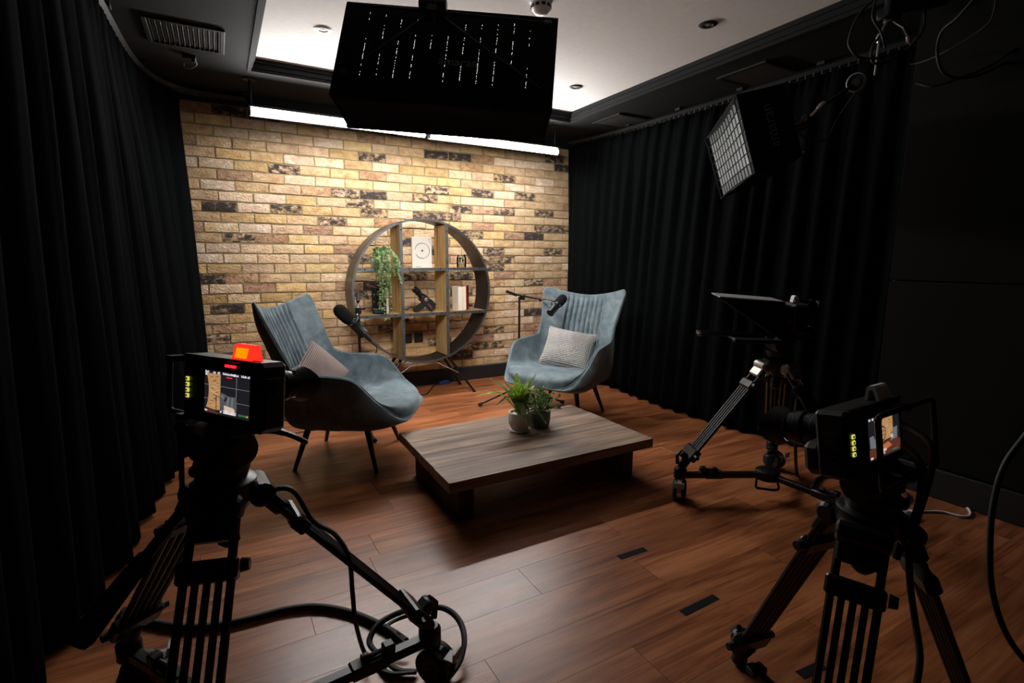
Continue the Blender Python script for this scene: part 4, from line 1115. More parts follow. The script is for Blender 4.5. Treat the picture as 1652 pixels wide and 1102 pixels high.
# potted fern
fp = at(838,697,Z=TH); fp = V((1.432,-2.095,TH))
fn = thing('potted_fern', 'bright green fern in a cream ribbed pot on the coffee table', 'potted plant', fp)
MB().lathe((0,0,.001), (0,0,1), [(0,.050),(.010,.054),(.013,.050),(.010,.046)], 32).build('saucer', 'ceramic', fn, local=True)
prof = [(0,.040),(.004,.043)] + [(.004+.095*k/20, .043+.019*math.sin(pi*.5*min(1,k/13)) - (.0035*max(0,k-13)/7) + .0007*(k%2)) for k in range(1,21)] + [(.0995,.0555),(.0985,.051),(.088,.050),(.085,.0005)]
MB().lathe((0,0,.008), (0,0,1), prof, 36).build('pot', 'ceramic', fn, local=True)
MB().lathe((0,0,.090), (0,0,1), [(0,.0505),(.003,.02),(.004,.0005)], 20).build('soil', 'soil', fn, local=True, smooth=0)
rr = random.Random(5)
RGT = V((_r.x,_r.y,0)).normalized(); TOW = V((-_f.x,-_f.y,0)).normalized()
fr_spec = [(-.30,.03,.095,0),(-.20,-.05,.175,1),(-.155,.02,.185,0),(-.02,-.03,.205,0),(.07,-.03,.185,0),(.11,-.02,.205,1),(-.155,.06,.055,1),(-.09,.09,.13,0),(.06,.08,.15,0),(.0,.10,.12,0),(-.05,.07,.14,0),(.18,.10,-.035,1),(.07,.13,-.045,1),(.03,.13,.0,1),(.10,-.08,.13,0),(-.10,-.08,.15,1),(.02,.05,.16,0),(-.23,.05,.13,0),(.14,.03,.10,1)]
for (sx_, sy_, hz, gy) in fr_spec:
    E = RGT*(sx_*.80) + TOW*(sy_*.8) + V((0,0,.10+hz*1.05))
    P0 = V((rr.uniform(-.012,.012), rr.uniform(-.012,.012), .088))
    md = P0.lerp(E,.5) + V((0,0,.045 if hz > .1 else .075))
    pts = smoothpath([P0, P0.lerp(md,.5)+V((0,0,.015)), md, E], 7); n = len(pts)
    mm = MB().tube(pts, [.0018*(1-.7*i/n) for i in range(n)], 4)
    L2 = []
    for i in range(2, n-1):
        t = (pts[i+1]-pts[i-1]).normalized(); up = V((0,0,1)) - t*t.z
        if up.length < .3: up = TOW*1.0 - t*t.dot(TOW)
        sd = t.cross(up).normalized()
        wl = .026*(math.sin(pi*min(1,(i/n)*.92+.10))**.8)
        for h in (0,.5):
            q = pts[i].lerp(pts[i+1], h)
            for s in (-1,1): leaf(mm, q, sd*s + t*.35 + V((0,0,-.12)), up, wl, .0085, .1)
    mm.build('frond', 'fern_grey' if gy else 'fern', fn, local=True, smooth=0, fix=False)
# small leafy bush in a dark green pot behind it
bp_ = V((1.565,-2.085,TH))
bu = thing('potted_bush', 'bushy small-leaved plant in a dark green pot beside the fern', 'potted plant', bp_)
MB().lathe((0,0,.001), (0,0,1), [(0,.050),(.006,.054),(.040,.061),(.085,.063),(.090,.062),(.090,.057),(.083,.055),(.080,.0005)], 32).build('pot', 'pot_green', bu, local=True)
MB().lathe((0,0,.083), (0,0,1), [(0,.055),(.004,.0005)], 20).build('soil', 'soil', bu, local=True, smooth=0)
rr = random.Random(15)
for k in range(26):
    a = k*2.4; el = rr.uniform(.15,1.35); ln = rr.uniform(.08,.135)
    d = V((math.cos(a)*math.cos(el), math.sin(a)*math.cos(el), math.sin(el)))
    P0 = V((math.cos(a)*.015, math.sin(a)*.015, .085)); E = P0 + d*ln + V((0,0,-.015 if el < .5 else .012))
    pts = smoothpath([P0, P0.lerp(E,.5)+V((0,0,.012)), E], 6)
    st = MB().tube(pts, .0014, 4).build('twig', 'stem', bu, local=True)
    m = MB()
    for i in range(3, len(pts)):
        for q in range(3):
            a2 = rr.uniform(0,2*pi); sd = V((math.cos(a2), math.sin(a2), rr.uniform(-.1,.7))).normalized()
            leaf(m, pts[i], sd + d*.5, V((0,0,1))+d*.3+V((rr.uniform(-.5,.5),rr.uniform(-.7,.3),0)), rr.uniform(.014,.021), rr.uniform(.011,.016))
    tag(m.build('foliage', 'bush', st, local=True, smooth=0, fix=False), kind='stuff')

# ================================================================== MICROPHONES
def mic_stand(name, label, base, foot_angles, rl, zpole, boom, extra):
    t = thing(name, label, 'mic stand', base); b = V(base)
    MB().lathe(b+V((0,0,.075)), (0,0,1), [(0,.020),(.07,.022),(.075,.015)], 14).build('leg_hub', 'black_plastic', t)
    for a in foot_angles:
        e = b + V((math.cos(a)*rl, math.sin(a)*rl, .016)); s = b + V((math.cos(a)*.018, math.sin(a)*.018, .105))
        o = MB().tube([s, e], .0075, 10).build('leg', 'black_metal', t)
        dd = (e-s).normalized(); MB().tube([e-dd*.028, e-dd*.004, e], [.0145,.0155,.011], 12).build('rubber_foot', 'rubber', o)
    MB().tube([b+V((0,0,.06)), b+V((0,0,zpole*.55))], .0125, 12).build('lower_tube', 'black_metal', t)
    MB().lathe(b+V((0,0,zpole*.55-.02)), (0,0,1), [(0,.014),(.005,.019),(.05,.019),(.055,.012)], 14).build('height_clutch', 'black_plastic', t)
    MB().tube([b+V((0,0,zpole*.55)), b+V((0,0,zpole))], .009, 12).build('upper_tube', 'black_metal', t)
    return t
def microphone(name, label, tip, tail):
    """big foam-topped broadcast microphone from foam tip to tail"""
    tip, tail = V(tip), V(tail); d = (tail-tip); ln = d.length; d.normalize(); t = thing(name, label, 'microphone', tip.lerp(tail,.5))
    s = ln/.215
    pr_ = [(0,.001),(.004,.016),(.014,.027),(.030,.0335),(.060,.0345),(.090,.033),(.104,.029),(.110,.022)]
    MB().lathe(tip, d, [(a*s, r*s) for a, r in pr_], 24).build('windscreen', 'foam', t)
    MB().lathe(tip, d, [(a*s, r*s) for a, r in ((.106,.0245),(.112,.0265),(.126,.0265),(.128,.0255),(.198,.0255),(.200,.027),(.212,.027),(.215,.022))], 24).build('body', 'black_metal', t)
    MB().lathe(tip, d, [(.118*s,.0272*s),(.121*s,.0272*s)], 24).build('trim_ring', 'chrome', t)
    sd = d.cross(V((0,0,1))).normalized(); up = sd.cross(d).normalized()
    yk = MB()
    for g in (-1,1):
        yk.lathe(tip+d*.120*s+sd*g*.026*s, sd*g, [(0,.008*s),(.012*s,.008*s),(.014*s,.005*s)], 12)
    arc = [tip+d*.120*s + (sd*math.cos(a)+up*math.sin(a))*.041*s for a in [pi*k/12 for k in range(13)]]
    yk.tube(arc, .0035*s, 8); yk.build('yoke', 'black_metal', t)
    return t, tip+d*.120*s+up*.041*s, d, up, s
# left one
bl = V((.850,-.985,0))
msl = mic_stand('mic_stand', 'black tripod microphone stand behind the left armchair', bl, [math.atan2(.19,-.257), math.atan2(.20,.294), math.atan2(-.345,-.005)], .33, .80, None, None)
tipL = at(541,494,d=3.28); tailL = at(588,540,d=3.42)
mL, yL, dL, uL, sL = microphone('microphone', 'black foam-covered broadcast microphone beside the left armchair', tipL, tailL)
hd = bl + V((0,0,.80))
MB().lathe(hd-V((0,0,.02)), (0,0,1), [(0,.016),(.01,.02),(.045,.02),(.05,.012)], 14).build('swivel', 'black_plastic', msl)
bA = at(578,474,d=3.46); bB = yL
MB().tube([bA, bA.lerp(bB,.35)], .0125, 12).build('counterweight', 'black_matte', msl)
MB().tube([bA.lerp(bB,.3), bB.lerp(bA,.1)], .007, 10).build('boom', 'black_metal', msl)
MB().tube(smoothpath([bB.lerp(bA,.1), bB+V((0,0,.012)), bB], 4), .009, 10).build('boom_tip', 'chrome', msl)
MB().tube([hd+V((0,0,.02)), bA.lerp(bB,.5)], .011, 10).build('pivot', 'black_plastic', msl)
MB().tube([hd+V((0,0,.012)), hd+V((.045,-.01,.02))], [.006,.011], 10).build('tightening_knob', 'black_plastic', msl)
MB().lathe(tailL, dL, [(0,.013),(.018,.012),(.05,.010),(.07,.005)], 14).build('plug', 'black_plastic', mL)
cable('cable', [tailL+dL*.065, tailL+dL*.12+V((0,0,-.02)), bl+V((.06,.02,.40)), bl+V((.022,.0,.25)), bl+V((-.02,.01,.12)), bl+V((-.12,.0,.012)), bl+V((-.28,.10,.006)), bl+V((-.42,.10,.006))], .0035, 'rubber', 'black lead running from the left microphone down its stand')
cable('cable', [at(617,510,d=3.5), at(596,505,d=3.45), at(586,517,d=3.42), at(589,530,d=3.42)], .003, 'rubber', 'short black lead curling by the left microphone') if False else None
# right one
br = V((2.150,-.850,0))
msr = mic_stand('mic_stand', 'black boom microphone stand between the shelf and the right armchair', br, [math.atan2(-.04,-.397), math.atan2(.30,.25), math.atan2(-.29,.24)], .385, .845, None, None)
hr = at(843,480,Y=-.85); tA = at(817,470,Y=-.87); mA = at(872,483,Y=-.93)
MB().tube([br+V((0,0,.84)), hr], .009, 10).build('neck_tube', 'black_metal', msr)
MB().lathe(hr-V((0,0,.02)), (0,0,1), [(0,.014),(.008,.02),(.04,.022),(.045,.012)], 14).build('swivel', 'black_plastic', msr)
MB().tube([tA, tA.lerp(hr,.62)], .0115, 12).build('counterweight', 'black_matte', msr)
MB().tube([tA.lerp(hr,.5), hr+V((0,0,.012)), mA], .007, 10).build('boom', 'black_metal', msr)
tipR = at(911,478,d=3.93); tailR = at(887,506,d=3.80)
mR, yR, dR, uR, sR = microphone('microphone', 'black foam-covered broadcast microphone in front of the right armchair', tipR, tailR)
MB().lathe(mA, (yR-mA), [(-.015,.010),(0,.016),(.02,.010)], 12).build('clutch', 'black_plastic', msr)
MB().tube([mA, mA.lerp(yR,.5)+V((0,0,.008)), yR], [.008,.009,.007], 10).build('boom_tip', 'chrome', msr)
# floor clutter by the wall
ad = thing('power_adapter', 'small blue adapter lying by the skirting under the round shelf', 'adapter', at(716,619,Z=.0)+V((0,0,.0)))
q = at(716,617,Z=.016)
MB().box(q, (.095,.045,.032), Matrix.Rotation(.12,3,'Z'), ch=.006).build('case', 'blue', ad, smooth=0)
MB().box(q+V((-.058,-.007,0)), (.022,.03,.022), Matrix.Rotation(.12,3,'Z'), ch=.003).tube([q+V((.045,.006,0)), q+V((.07,.009,-.004))], [.009,.005], 10).build('plug_end', 'black_plastic', ad)
Zf = .0065
cable('cable', [q+V((-.06,-.007,-.008)), at(700,622,Z=Zf), at(690,634,Z=Zf), at(680,637,Z=Zf), at(665,632,Z=Zf), at(655,620,Z=Zf), at(649,612,Z=Zf)], .005, 'rubber', 'black lead curving on the floor from the blue adapter')
cable('cable', [at(478,655,Z=Zf), at(466,652,Z=Zf), at(461,662,Z=Zf), at(472,666,Z=Zf), at(487,668,Z=Zf), at(480,678,Z=Zf), at(465,679,Z=Zf), at(458,675,Z=Zf), at(466,670,Z=Zf), at(482,672,Z=Zf), at(500,676,Z=Zf)], .005, 'rubber', 'coil of thin black cable on the floor behind the left armchair')
cable('cable', [at(530,686,Z=Zf), at(545,685,Z=Zf), at(558,685,Z=Zf), at(568,680,Z=Zf), at(575,676,Z=Zf)], .005, 'rubber', 'short black cable on the floor beneath the left armchair')
for (a, b, lb) in (((1290,1090),(1328,1073),'strip of dark tape on the floor by the left foot of the right front tripod'),((998,900),(1041,886),'strip of dark tape on the floor, farther of the two'),((1101,990),(1155,963),'strip of dark tape on the floor, nearer of the two')):
    A_, B_ = at(*a, Z=0), at(*b, Z=0); d = (B_-A_); ln = d.length; d.normalize(); s = V((-d.y,d.x,0)); w_ = .015
    rows = []
    for i in range(9):
        q = A_+d*ln*i/8; z = .0012+.0006*math.sin(i*1.7)
        rows.append([q-s*w_+V((0,0,.0004)), q-s*w_*.9+V((0,0,z)), q+s*w_*.9+V((0,0,z)), q+s*w_+V((0,0,.0004))])
    c = (A_+B_)/2
    tag(MB().grid(rows).build('tape_strip', 'tape', smooth=0, loc=(c.x,c.y,0)), lb, 'tape')
# ================================================================== VIDEO CAMERAS
def cam_mtx(c, deg, pit):
    a = math.radians(deg); f = V((math.cos(a)*math.cos(pit), math.sin(a)*math.cos(pit), math.sin(pit))); B_ = basis(f)
    m = B_.to_4x4(); m.translation = V(c); return m
SW, SHH = .130, .083
def screen_pics(t, picks):
    for mname, nm, polys in picks:
        m = MB()
        for k, poly in enumerate(polys): m.add([((x-.5)*SW, -.0024-.00004*picks.index((mname,nm,polys)), (y-.5)*SHH) for x, y in poly], [tuple(range(len(poly)))])
        o = m.build(nm, mname, t, local=True, smooth=0, fix=False)
        if len(polys) > 1: tag(o, kind='stuff')
def R4(x0, y0, x1, y1): return [(x0,y0),(x1,y0),(x1,y1),(x0,y1)]
def video_camera(name, label, mtx, lens_len, lens_r, tally, loop, picks, screen=True, side_lever=True):
    t = thing(name, label, 'video camera', group=None, mtx=mtx)
    MB().box((-.025,.030,0), (.230,.060,.132), ch=.008).build('body', 'black_plastic', t, local=True, smooth=30)
    MB().box((-.025,.003,.064), (.215,.012,.006), ch=.002).build('top_lip', 'black_metal', t, local=True, smooth=0)
    g = MB(); g.box((-.095,.072,-.034), (.075,.040,.066), ch=.012).build('hand_grip', 'black_plastic', t, local=True, smooth=30)
    MB().box((.086,.03,-.01), (.012,.045,.10), ch=.004).build('side_cover', 'black_plastic', t, local=True, smooth=0)
    MB().lathe((.088,.03,.02), (1,0,0), [(0,.014),(.012,.013),(.014,.009)], 16).build('side_port', 'rubber', t, local=True)
    m = MB()
    for k in range(5): m.box((-.1405,.030,-.035+.014*k), (.002,.030,.006))
    m.build('vent_grille', 'black_matte', t, local=True, smooth=0)
    # lens
    L0 = .058; prof = [(0,lens_r*.86),(.012,lens_r*.86),(.013,lens_r*.80),(.02,lens_r*.80)]
    n = 5; seg = (lens_len-.02-.03)/n
    for k in range(n):
        a = .02+seg*k; rr_ = lens_r*(.88+.10*((k%2)))
        prof += [(a,rr_*.95),(a+.002,rr_),(a+seg-.003,rr_),(a+seg-.001,rr_*.95)]
    MB().lathe((-.02,L0,0), (0,1,0), prof, 32).build('lens', 'black_metal', t, local=True, smooth=30)
    a = lens_len-.032
    h = MB(); rows = []
    for k in range(49):
        an = 2*pi*k/48; pet = .012*math.cos(2*an)
        rows.append([V((-.02+math.cos(an)*r, L0+y, math.sin(an)*r)) for r, y in ((lens_r*.95,a),(lens_r*1.18,a+.036+pet),(lens_r*1.10,a+.036+pet),(lens_r*.88,a+.002))])
    h.grid(rows).build('lens_hood', 'black_plastic', t, local=True, smooth=40)
    MB().lathe((-.02,L0+a+.001,0), (0,1,0), [(0,lens_r*.86),(.003,lens_r*.5),(.004,.0005)], 24).build('front_glass', 'black_metal', t, local=True)
    # tally lamp: a little arch on the top
    O_ = [(0,0),(.006,.026),(.010,.030),(.018,.030),(.022,.027),(.028,0)]; I_ = [(.022,0),(.018,.021),(.011,.021),(.006,0)]
    MB().prism(O_+I_, (.003,.004,.066), (0,1,0), (0,0,1), (.052,0,0)).build('tally_lamp', tally, t, local=True, smooth=0)
    if tally == 'tally_on':
        tl_ = V((0,.006,.026)).normalized(); nb_ = V((0,-.026,.006)).normalized()
        b0 = V((.011,.0053,.0705))
        MB().add([b0+nb_*.0012, b0+V((.034,0,0))+nb_*.0012, b0+V((.034,0,0))+tl_*.019+nb_*.0012, b0+tl_*.019+nb_*.0012], [(0,1,2,3)]).build('lamp_core', 'tally_core', t, local=True, smooth=0, fix=False)
        MB().box((.008,-.0012,.0535), (.030,.002,.005)).build('record_light', 'red_led', t, local=True, smooth=0)
    if screen:
        MB().box((0,-.001,0), (SW+.012,.002,SHH+.012)).build('screen_bezel', 'black_matte', t, local=True, smooth=0)
        screen_pics(t, picks)
        for k in range(4):
            b = MB().box((-.1205,-.0012,.0175-.0112*k), (.0105,.003,.0085), ch=.0012).build('lit_button', 'key_yellow', t, local=True, smooth=0)
            MB().box((-.1215,-.0029,.0175-.0112*k), (.004,.0006,.0042)).build('button_mark', 'ink', b, local=True, smooth=0)
    if loop:
        x0, x1, y, z0, z1 = loop; q = .012
        P = [(x0+q,y,z1),(x1-q,y,z1),(x1-.003,y,z1-.003),(x1,y,z1-q),(x1,y,z0+q),(x1-.003,y,z0+.003),(x1-q,y,z0),(x0+q,y,z0),(x0+.003,y,z0+.003),(x0,y,z0+q),(x0,y,z1-q),(x0+.003,y,z1-.003)]
        h = MB().tube(P, .0055, 10, closed=True)
        h.box(((x0+x1)/2 if x1 < 0 else .02, y/2, z1), (.02, abs(y)+.01, .012)).box((min(x1,.0)-.0 if x1 < 0 else .02, y/2, z0), (.02,abs(y)+.01,.012))
        h.build('handle_loop', 'black_metal', t, local=True)
    MB().box((-.02,.035,-.075), (.075,.085,.018), ch=.003).build('mount_plate', 'black_metal', t, local=True, smooth=0)
    return t
rr = random.Random(33)
def txt_row(y, spans, h=.05):
    out = []
    for a, b in spans:
        x = a
        while x < b-.004:
            w_ = rr.uniform(.010,.022); out.append(R4(x, y-(x-.5)*.0, min(x+w_,b), y+h*rr.uniform(.6,1))); x += w_+.006
    return out
def brick_bits(x0, x1, y0, y1, n, f):
    out = []
    for k in range(n):
        x = rr.uniform(x0,x1-.07); y = rr.uniform(y0,y1-.03); w_ = rr.uniform(.03,.08)
        if f is None or f(x, y): out.append(R4(x, y, min(x+w_,x1), y+.018))
    return out
edgeL = lambda y: .045+.05*math.sin(pi*(1-y))
brk = [(.02,.93)]+[(.02+.06*math.sin(pi*(k/10))**.7+.02, .93-.80*k/10) for k in range(1,11)]+[(.22,.10),(.36,.11),(.36,.93)]
pic1 = [('scr_dark','picture_ground',[R4(0,0,1,1)]),
    ('scr_brick','picture_wall',[brk]),
    ('scr_brick3','picture_wall_light',brick_bits(.12,.36,.15,.90,26,None)),
    ('scr_brick2','picture_wall_dark',brick_bits(.12,.36,.15,.92,15,None)),
    ('scr_line','picture_lines',[R4(0,.655,1,.664),R4(0,.335,1,.344),R4(.362,.03,.368,.93),R4(.715,.06,.724,.92)]),
    ('scr_chair','picture_chair',[[(.39,.10),(.36,.30),(.36,.48),(.40,.52),(.55,.46),(.68,.46),(.73,.50),(.72,.30),(.69,.08)]]),
    ('scr_chair2','picture_chair_light',[[(.50,.22),(.53,.44),(.58,.44),(.55,.22)],[(.60,.22),(.62,.45),(.66,.45),(.65,.22)],R4(.38,.38,.44,.47)]),
    ('scr_cush','picture_cushion',[[(.47,.06),(.45,.24),(.66,.21),(.70,.16),(.66,.05)]]),
    ('scr_dark','picture_mic',[[(.45,.34),(.49,.44),(.53,.42),(.48,.32)],R4(.27,.12,.285,.43),[(.21,.46),(.41,.39),(.41,.375),(.21,.445)]]),
    ('scr_white','picture_readout',txt_row(.935,[(.02,.10),(.20,.26),(.30,.35),(.42,.76),(.82,.93),(.95,1.0)],.055)+txt_row(.04,[(.02,.14)],.05)+txt_row(.05,[(.44,.72)],.05)+txt_row(.10,[(.44,.56),(.62,.72)],.03)+[R4(.02,.88,.06,.92),R4(.66,.93,.69,.985),[(.37,.08),(.39,.05),(.41,.08),(.39,.11)]]),
    ('red_led','picture_record',[R4(.50,.875,.62,.895)]),
    ('scr_green','picture_meter',[R4(.77,.06,.93,.105)]),('scr_amber','picture_meter_peak',[R4(.94,.06,.985,.105)]),
    ('scr_floor','picture_floor',[[(.06,.02),(.10,.10),(.26,.07),(.36,.02)]])]
c1 = video_camera('video_camera', 'black video camera with a red lit tally lamp and lit screen on the left tripod',
    cam_mtx((.070,-3.340,.889), 34, -.112), .134, .034, 'tally_on', (-.215,-.142,.02,-.062,.052), pic1)
pic2 = [('scr_dark','picture_ground',[R4(0,0,1,1)]),
    ('scr_brick','picture_wall',[[(.20,.36),(.20,.90),(.78,.90),(.78,.40)]]),
    ('scr_brick3','picture_wall_light',brick_bits(.2,.78,.42,.88,20,None)),
    ('scr_brick2','picture_wall_dark',brick_bits(.2,.78,.42,.88,12,None)),
    ('scr_floor','picture_floor',[[(0,.04),(0,.26),(.3,.36),(.8,.36),(1,.30),(1,.04)]]),
    ('scr_orange','picture_table',[[(.36,.12),(.30,.26),(.60,.32),(.72,.20)]]),
    ('scr_chair2','picture_chair',[[(.03,.30),(.02,.56),(.14,.58),(.20,.42),(.24,.26)],[(.66,.32),(.78,.60),(.92,.62),(.90,.34)]]),
    ('scr_cush','picture_cushion',[[(.70,.38),(.70,.46),(.76,.46),(.77,.38)],[(.42,.10),(.40,.18),(.50,.20),(.54,.14)]]),
    ('scr_dark','picture_shelf',[[(.44+.10*math.cos(a),.56+.17*math.sin(a)) for a in [2*pi*k/24 for k in range(24)]]]),
    ('scr_brick','picture_shelf_bays',[[(.44+.083*math.cos(a),.56+.145*math.sin(a)) for a in [2*pi*k/24 for k in range(24)]]]),
    ('scr_dark','picture_shelf_bars',[R4(.41,.42,.418,.71),R4(.465,.42,.473,.71),R4(.35,.60,.53,.612),R4(.35,.51,.53,.522)]),
    ('scr_white','picture_readout',txt_row(.93,[(.02,.07),(.12,.17),(.34,.66),(.76,.84),(.88,.90),(.95,.97)],.06)+txt_row(.04,[(.02,.10)],.05)+txt_row(.07,[(.36,.48)],.035)),
    ('scr_green','picture_meter',[R4(.72,.07,.90,.11)])]
c2 = video_camera('video_camera', 'black video camera with unlit white tally lamp and lit screen, right front tripod',
    cam_mtx((1.199,-3.929,.802), 93, -.16), .149, .039, 'white_plastic', (-.100,.140,-.035,-.085,.055), pic2)
M3 = cam_mtx((2.400,-3.000,.885), 137, -.01)
c3 = video_camera('video_camera', 'black video camera with a small white tally lamp behind the dark prompter hood',
    M3, .12, .038, 'white_plastic', (-.03,.11,-.07,-.055,.070), None, screen=False)
# teleprompter hood on rods in front of the third camera
pm = thing('prompter', 'black wedge-shaped prompter hood on rods in front of the rear camera', 'teleprompter', mtx=M3)
W2 = .13
MB().add([(-W2,.10,.075),(W2,.10,.075),(W2*1.1,.37,.095),(-W2*1.1,.37,.095),(-W2,.10,.080),(W2,.10,.080),(W2*1.1,.37,.100),(-W2*1.1,.37,.100)],
         [(0,1,2,3),(7,6,5,4),(0,4,5,1),(1,5,6,2),(2,6,7,3),(3,7,4,0)]).build('hood_top', 'lit_hood_top', pm, local=True, smooth=0)
for s in (-1,1):
    MB().prism([(.10,-.09),(.10,.075),(.37,.095)], (s*W2,0,0), (0,1,0), (0,0,1), (s*.006,0,0)).build('hood_side', 'fabric_black', pm, local=True, smooth=0)
MB().box((0,.10,-.005), (2*W2,.008,.165)).build('hood_back', 'fabric_black', pm, local=True, smooth=0)
MB().add([(-W2,.105,-.088),(W2,.105,-.088),(W2,.365,.090),(-W2,.365,.090)], [(0,1,2,3)]).build('mirror_glass', 'black_metal', pm, local=True, smooth=0)
MB().box((0,.20,-.105), (.24,.19,.018), ch=.004).build('monitor', 'black_plastic', pm, local=True, smooth=0)
for s in (-1,1):
    MB().tube([(s*.035,-.06,-.088), (s*.035,.43,-.088)], .0075, 10).build('rail_rod', 'black_metal', pm, local=True)
    MB().lathe((s*.035,.43,-.088), (0,1,0), [(0,.009),(.012,.009),(.014,.006)], 12).build('rod_cap', 'alu', pm, local=True)
MB().box((0,.02,-.092), (.11,.05,.022), ch=.004).build('rod_clamp', 'black_metal', pm, local=True, smooth=0)

# ================================================================== TRIPODS AND DOLLIES
def tripod(name, label, c, r, angs, zt, zh, zfoot, tube_m, bowl_m, pan=None, toward=None, stripes=False, low_inset=.93):
    C = V((*c,0)); t = thing(name, label, 'tripod', C)
    MB().lathe(C+V((0,0,zt-.05)), (0,0,1), [(0,.030),(.02,.050),(.05,.062),(.075,.062),(.08,.054)], 24).build('bowl', 'black_metal', t)
    MB().lathe(C+V((0,0,zt-.12)), (0,0,1), [(0,.012),(.01,.022),(.05,.018),(.07,.020)], 16).build('bowl_knob', 'black_plastic', t)
    for a in angs:
        d = V((math.cos(math.radians(a)), math.sin(math.radians(a)), 0)); sd = V((-d.y, d.x, 0))
        top = C + d*.065 + V((0,0,zt-.01)); bot = C + d*r*low_inset + V((0,0,zfoot)); ax = (bot-top).normalized()
        lg = MB().lathe(top-sd*.048, sd, [(0,.018),(.006,.026),(.090,.026),(.096,.018)], 14).box(top+ax*.035, (.088,.05,.030), basis(ax, sd.cross(ax)), ch=.006).build('leg', bowl_m, t, smooth=0)
        mid = top.lerp(bot,.22); ww = .038
        for s in (-1,1):
            MB().tube([top+sd*s*ww, mid+sd*s*ww], .0085, 8).build('upper_tube', tube_m, lg)
            if stripes: MB().tube([top+sd*s*ww+sd.cross(ax)*.005, mid+sd*s*ww+sd.cross(ax)*.005], .0055, 6).build('bright_edge', 'alu', lg)
        Bx = basis(ax, sd.cross(ax))
        MB().box(mid.lerp(top,.12), (.104,.040,.030), Bx, ch=.005).build('mid_clamp', 'black_metal', lg, smooth=0)
        MB().tube([mid.lerp(top,.16)+sd*.055, mid.lerp(top,.16)+sd*.070], [.014,.011], 10).build('clamp_knob', 'black_plastic', lg)
        for k in range(5):
            o_ = (-.040,-.020,0,.020,.040)[k]
            MB().tube([mid+sd*o_, bot+sd*o_*.92-ax*.02], .0078 if k in (0,4) else .0068, 8).build('lower_tube', tube_m, lg)
            if stripes and k in (0,1,3,4):
                MB().tube([mid+sd*o_+sd.cross(ax)*.0065, bot+sd*o_*.92-ax*.02+sd.cross(ax)*.0065], .0024, 6).build('bright_edge', 'alu', lg)
        lo = bot-ax*.03
        MB().box(lo, (.115,.06,.034), Bx, ch=.006).build('lower_clamp', 'black_metal', lg, smooth=0)
        for s in (-1,1): MB().tube([lo+sd*s*.05, lo+sd*s*.077], [.012,.010], 10).build('lower_knob', 'black_plastic', lg)
        foot = C + d*r + V((0,0,max(zfoot-.075,.012)))
        MB().tube([bot-ax*.01, bot.lerp(foot,.6)+d*.006, foot], [.024,.020,.022], 10).build('ankle', 'rubber', lg)
        MB().box(bot+V((0,0,.01))+d*.012, (.05,.03,.06), Bx, ch=.008).tube([bot+d*.03+V((0,0,.035)), bot+d*.05+V((0,0,.012)), bot+d*.045-V((0,0,.03))], .009, 8).build('foot_clip', 'black_plastic', lg)
    # fluid head
    h0 = C + V((0,0,zt+.03)); fw = V(toward).normalized(); sdx = V((fw.y,-fw.x,0)).normalized()
    hz = zh-zt-.03
    MB().lathe(h0, (0,0,1), [(0,.045),(.02,.052),(hz*.35,.052),(hz*.42,.044)], 24).build('pan_base', 'black_plastic', t)
    MB().box(h0+V((0,0,hz*.62)), (.072,.10,hz*.52), basis(fw), ch=.012).build('head_body', 'black_plastic', t, smooth=0)
    MB().lathe(h0+V((0,0,hz*.62))-sdx*.075, sdx, [(0,.030),(.02,.042),(.055,.045),(.095,.045),(.13,.042),(.15,.030)], 24).build('tilt_drum', 'black_plastic', t)
    MB().box(h0+V((0,0,hz-.011)), (.075,.13,.022), basis(fw), ch=.004).build('top_plate', 'black_metal', t, smooth=0)
    MB().tube(smoothpath([h0+V((0,0,hz*.86))+sdx*.05+fw*.03, h0+V((0,0,hz*.84))+sdx*.085+fw*.06, h0+V((0,0,hz*.66))+sdx*.10+fw*.095, h0+V((0,0,hz*.46))+sdx*.10+fw*.125], 5), [.011]*8+[.009]*8, 8, flat=.7).build('release_lever', 'black_metal', t)
    MB().ball(h0+V((0,0,hz*.3))-fw*.055, .013).tube([h0+V((0,0,hz*.3))-fw*.03, h0+V((0,0,hz*.3))-fw*.055], .007, 8).build('drag_knob', 'black_plastic', t)
    if pan:
        s0, s1 = V(pan[0]), V(pan[1]); d = (s1-s0)
        hp_ = MB().tube([s0, s0+d*.62], .0105, 10).lathe(s0, d, [(-.02,.012),(-.015,.022),(.02,.022),(.03,.014)], 14).build('pan_handle', 'black_metal', t)
        MB().tube([s0+d*.52, s0+d*.56, s0+d*.60, s0+d*.96, s0+d], [.0135,.0165,.0165,.021,.016], 14).build('grip', 'foam', hp_)
    return t
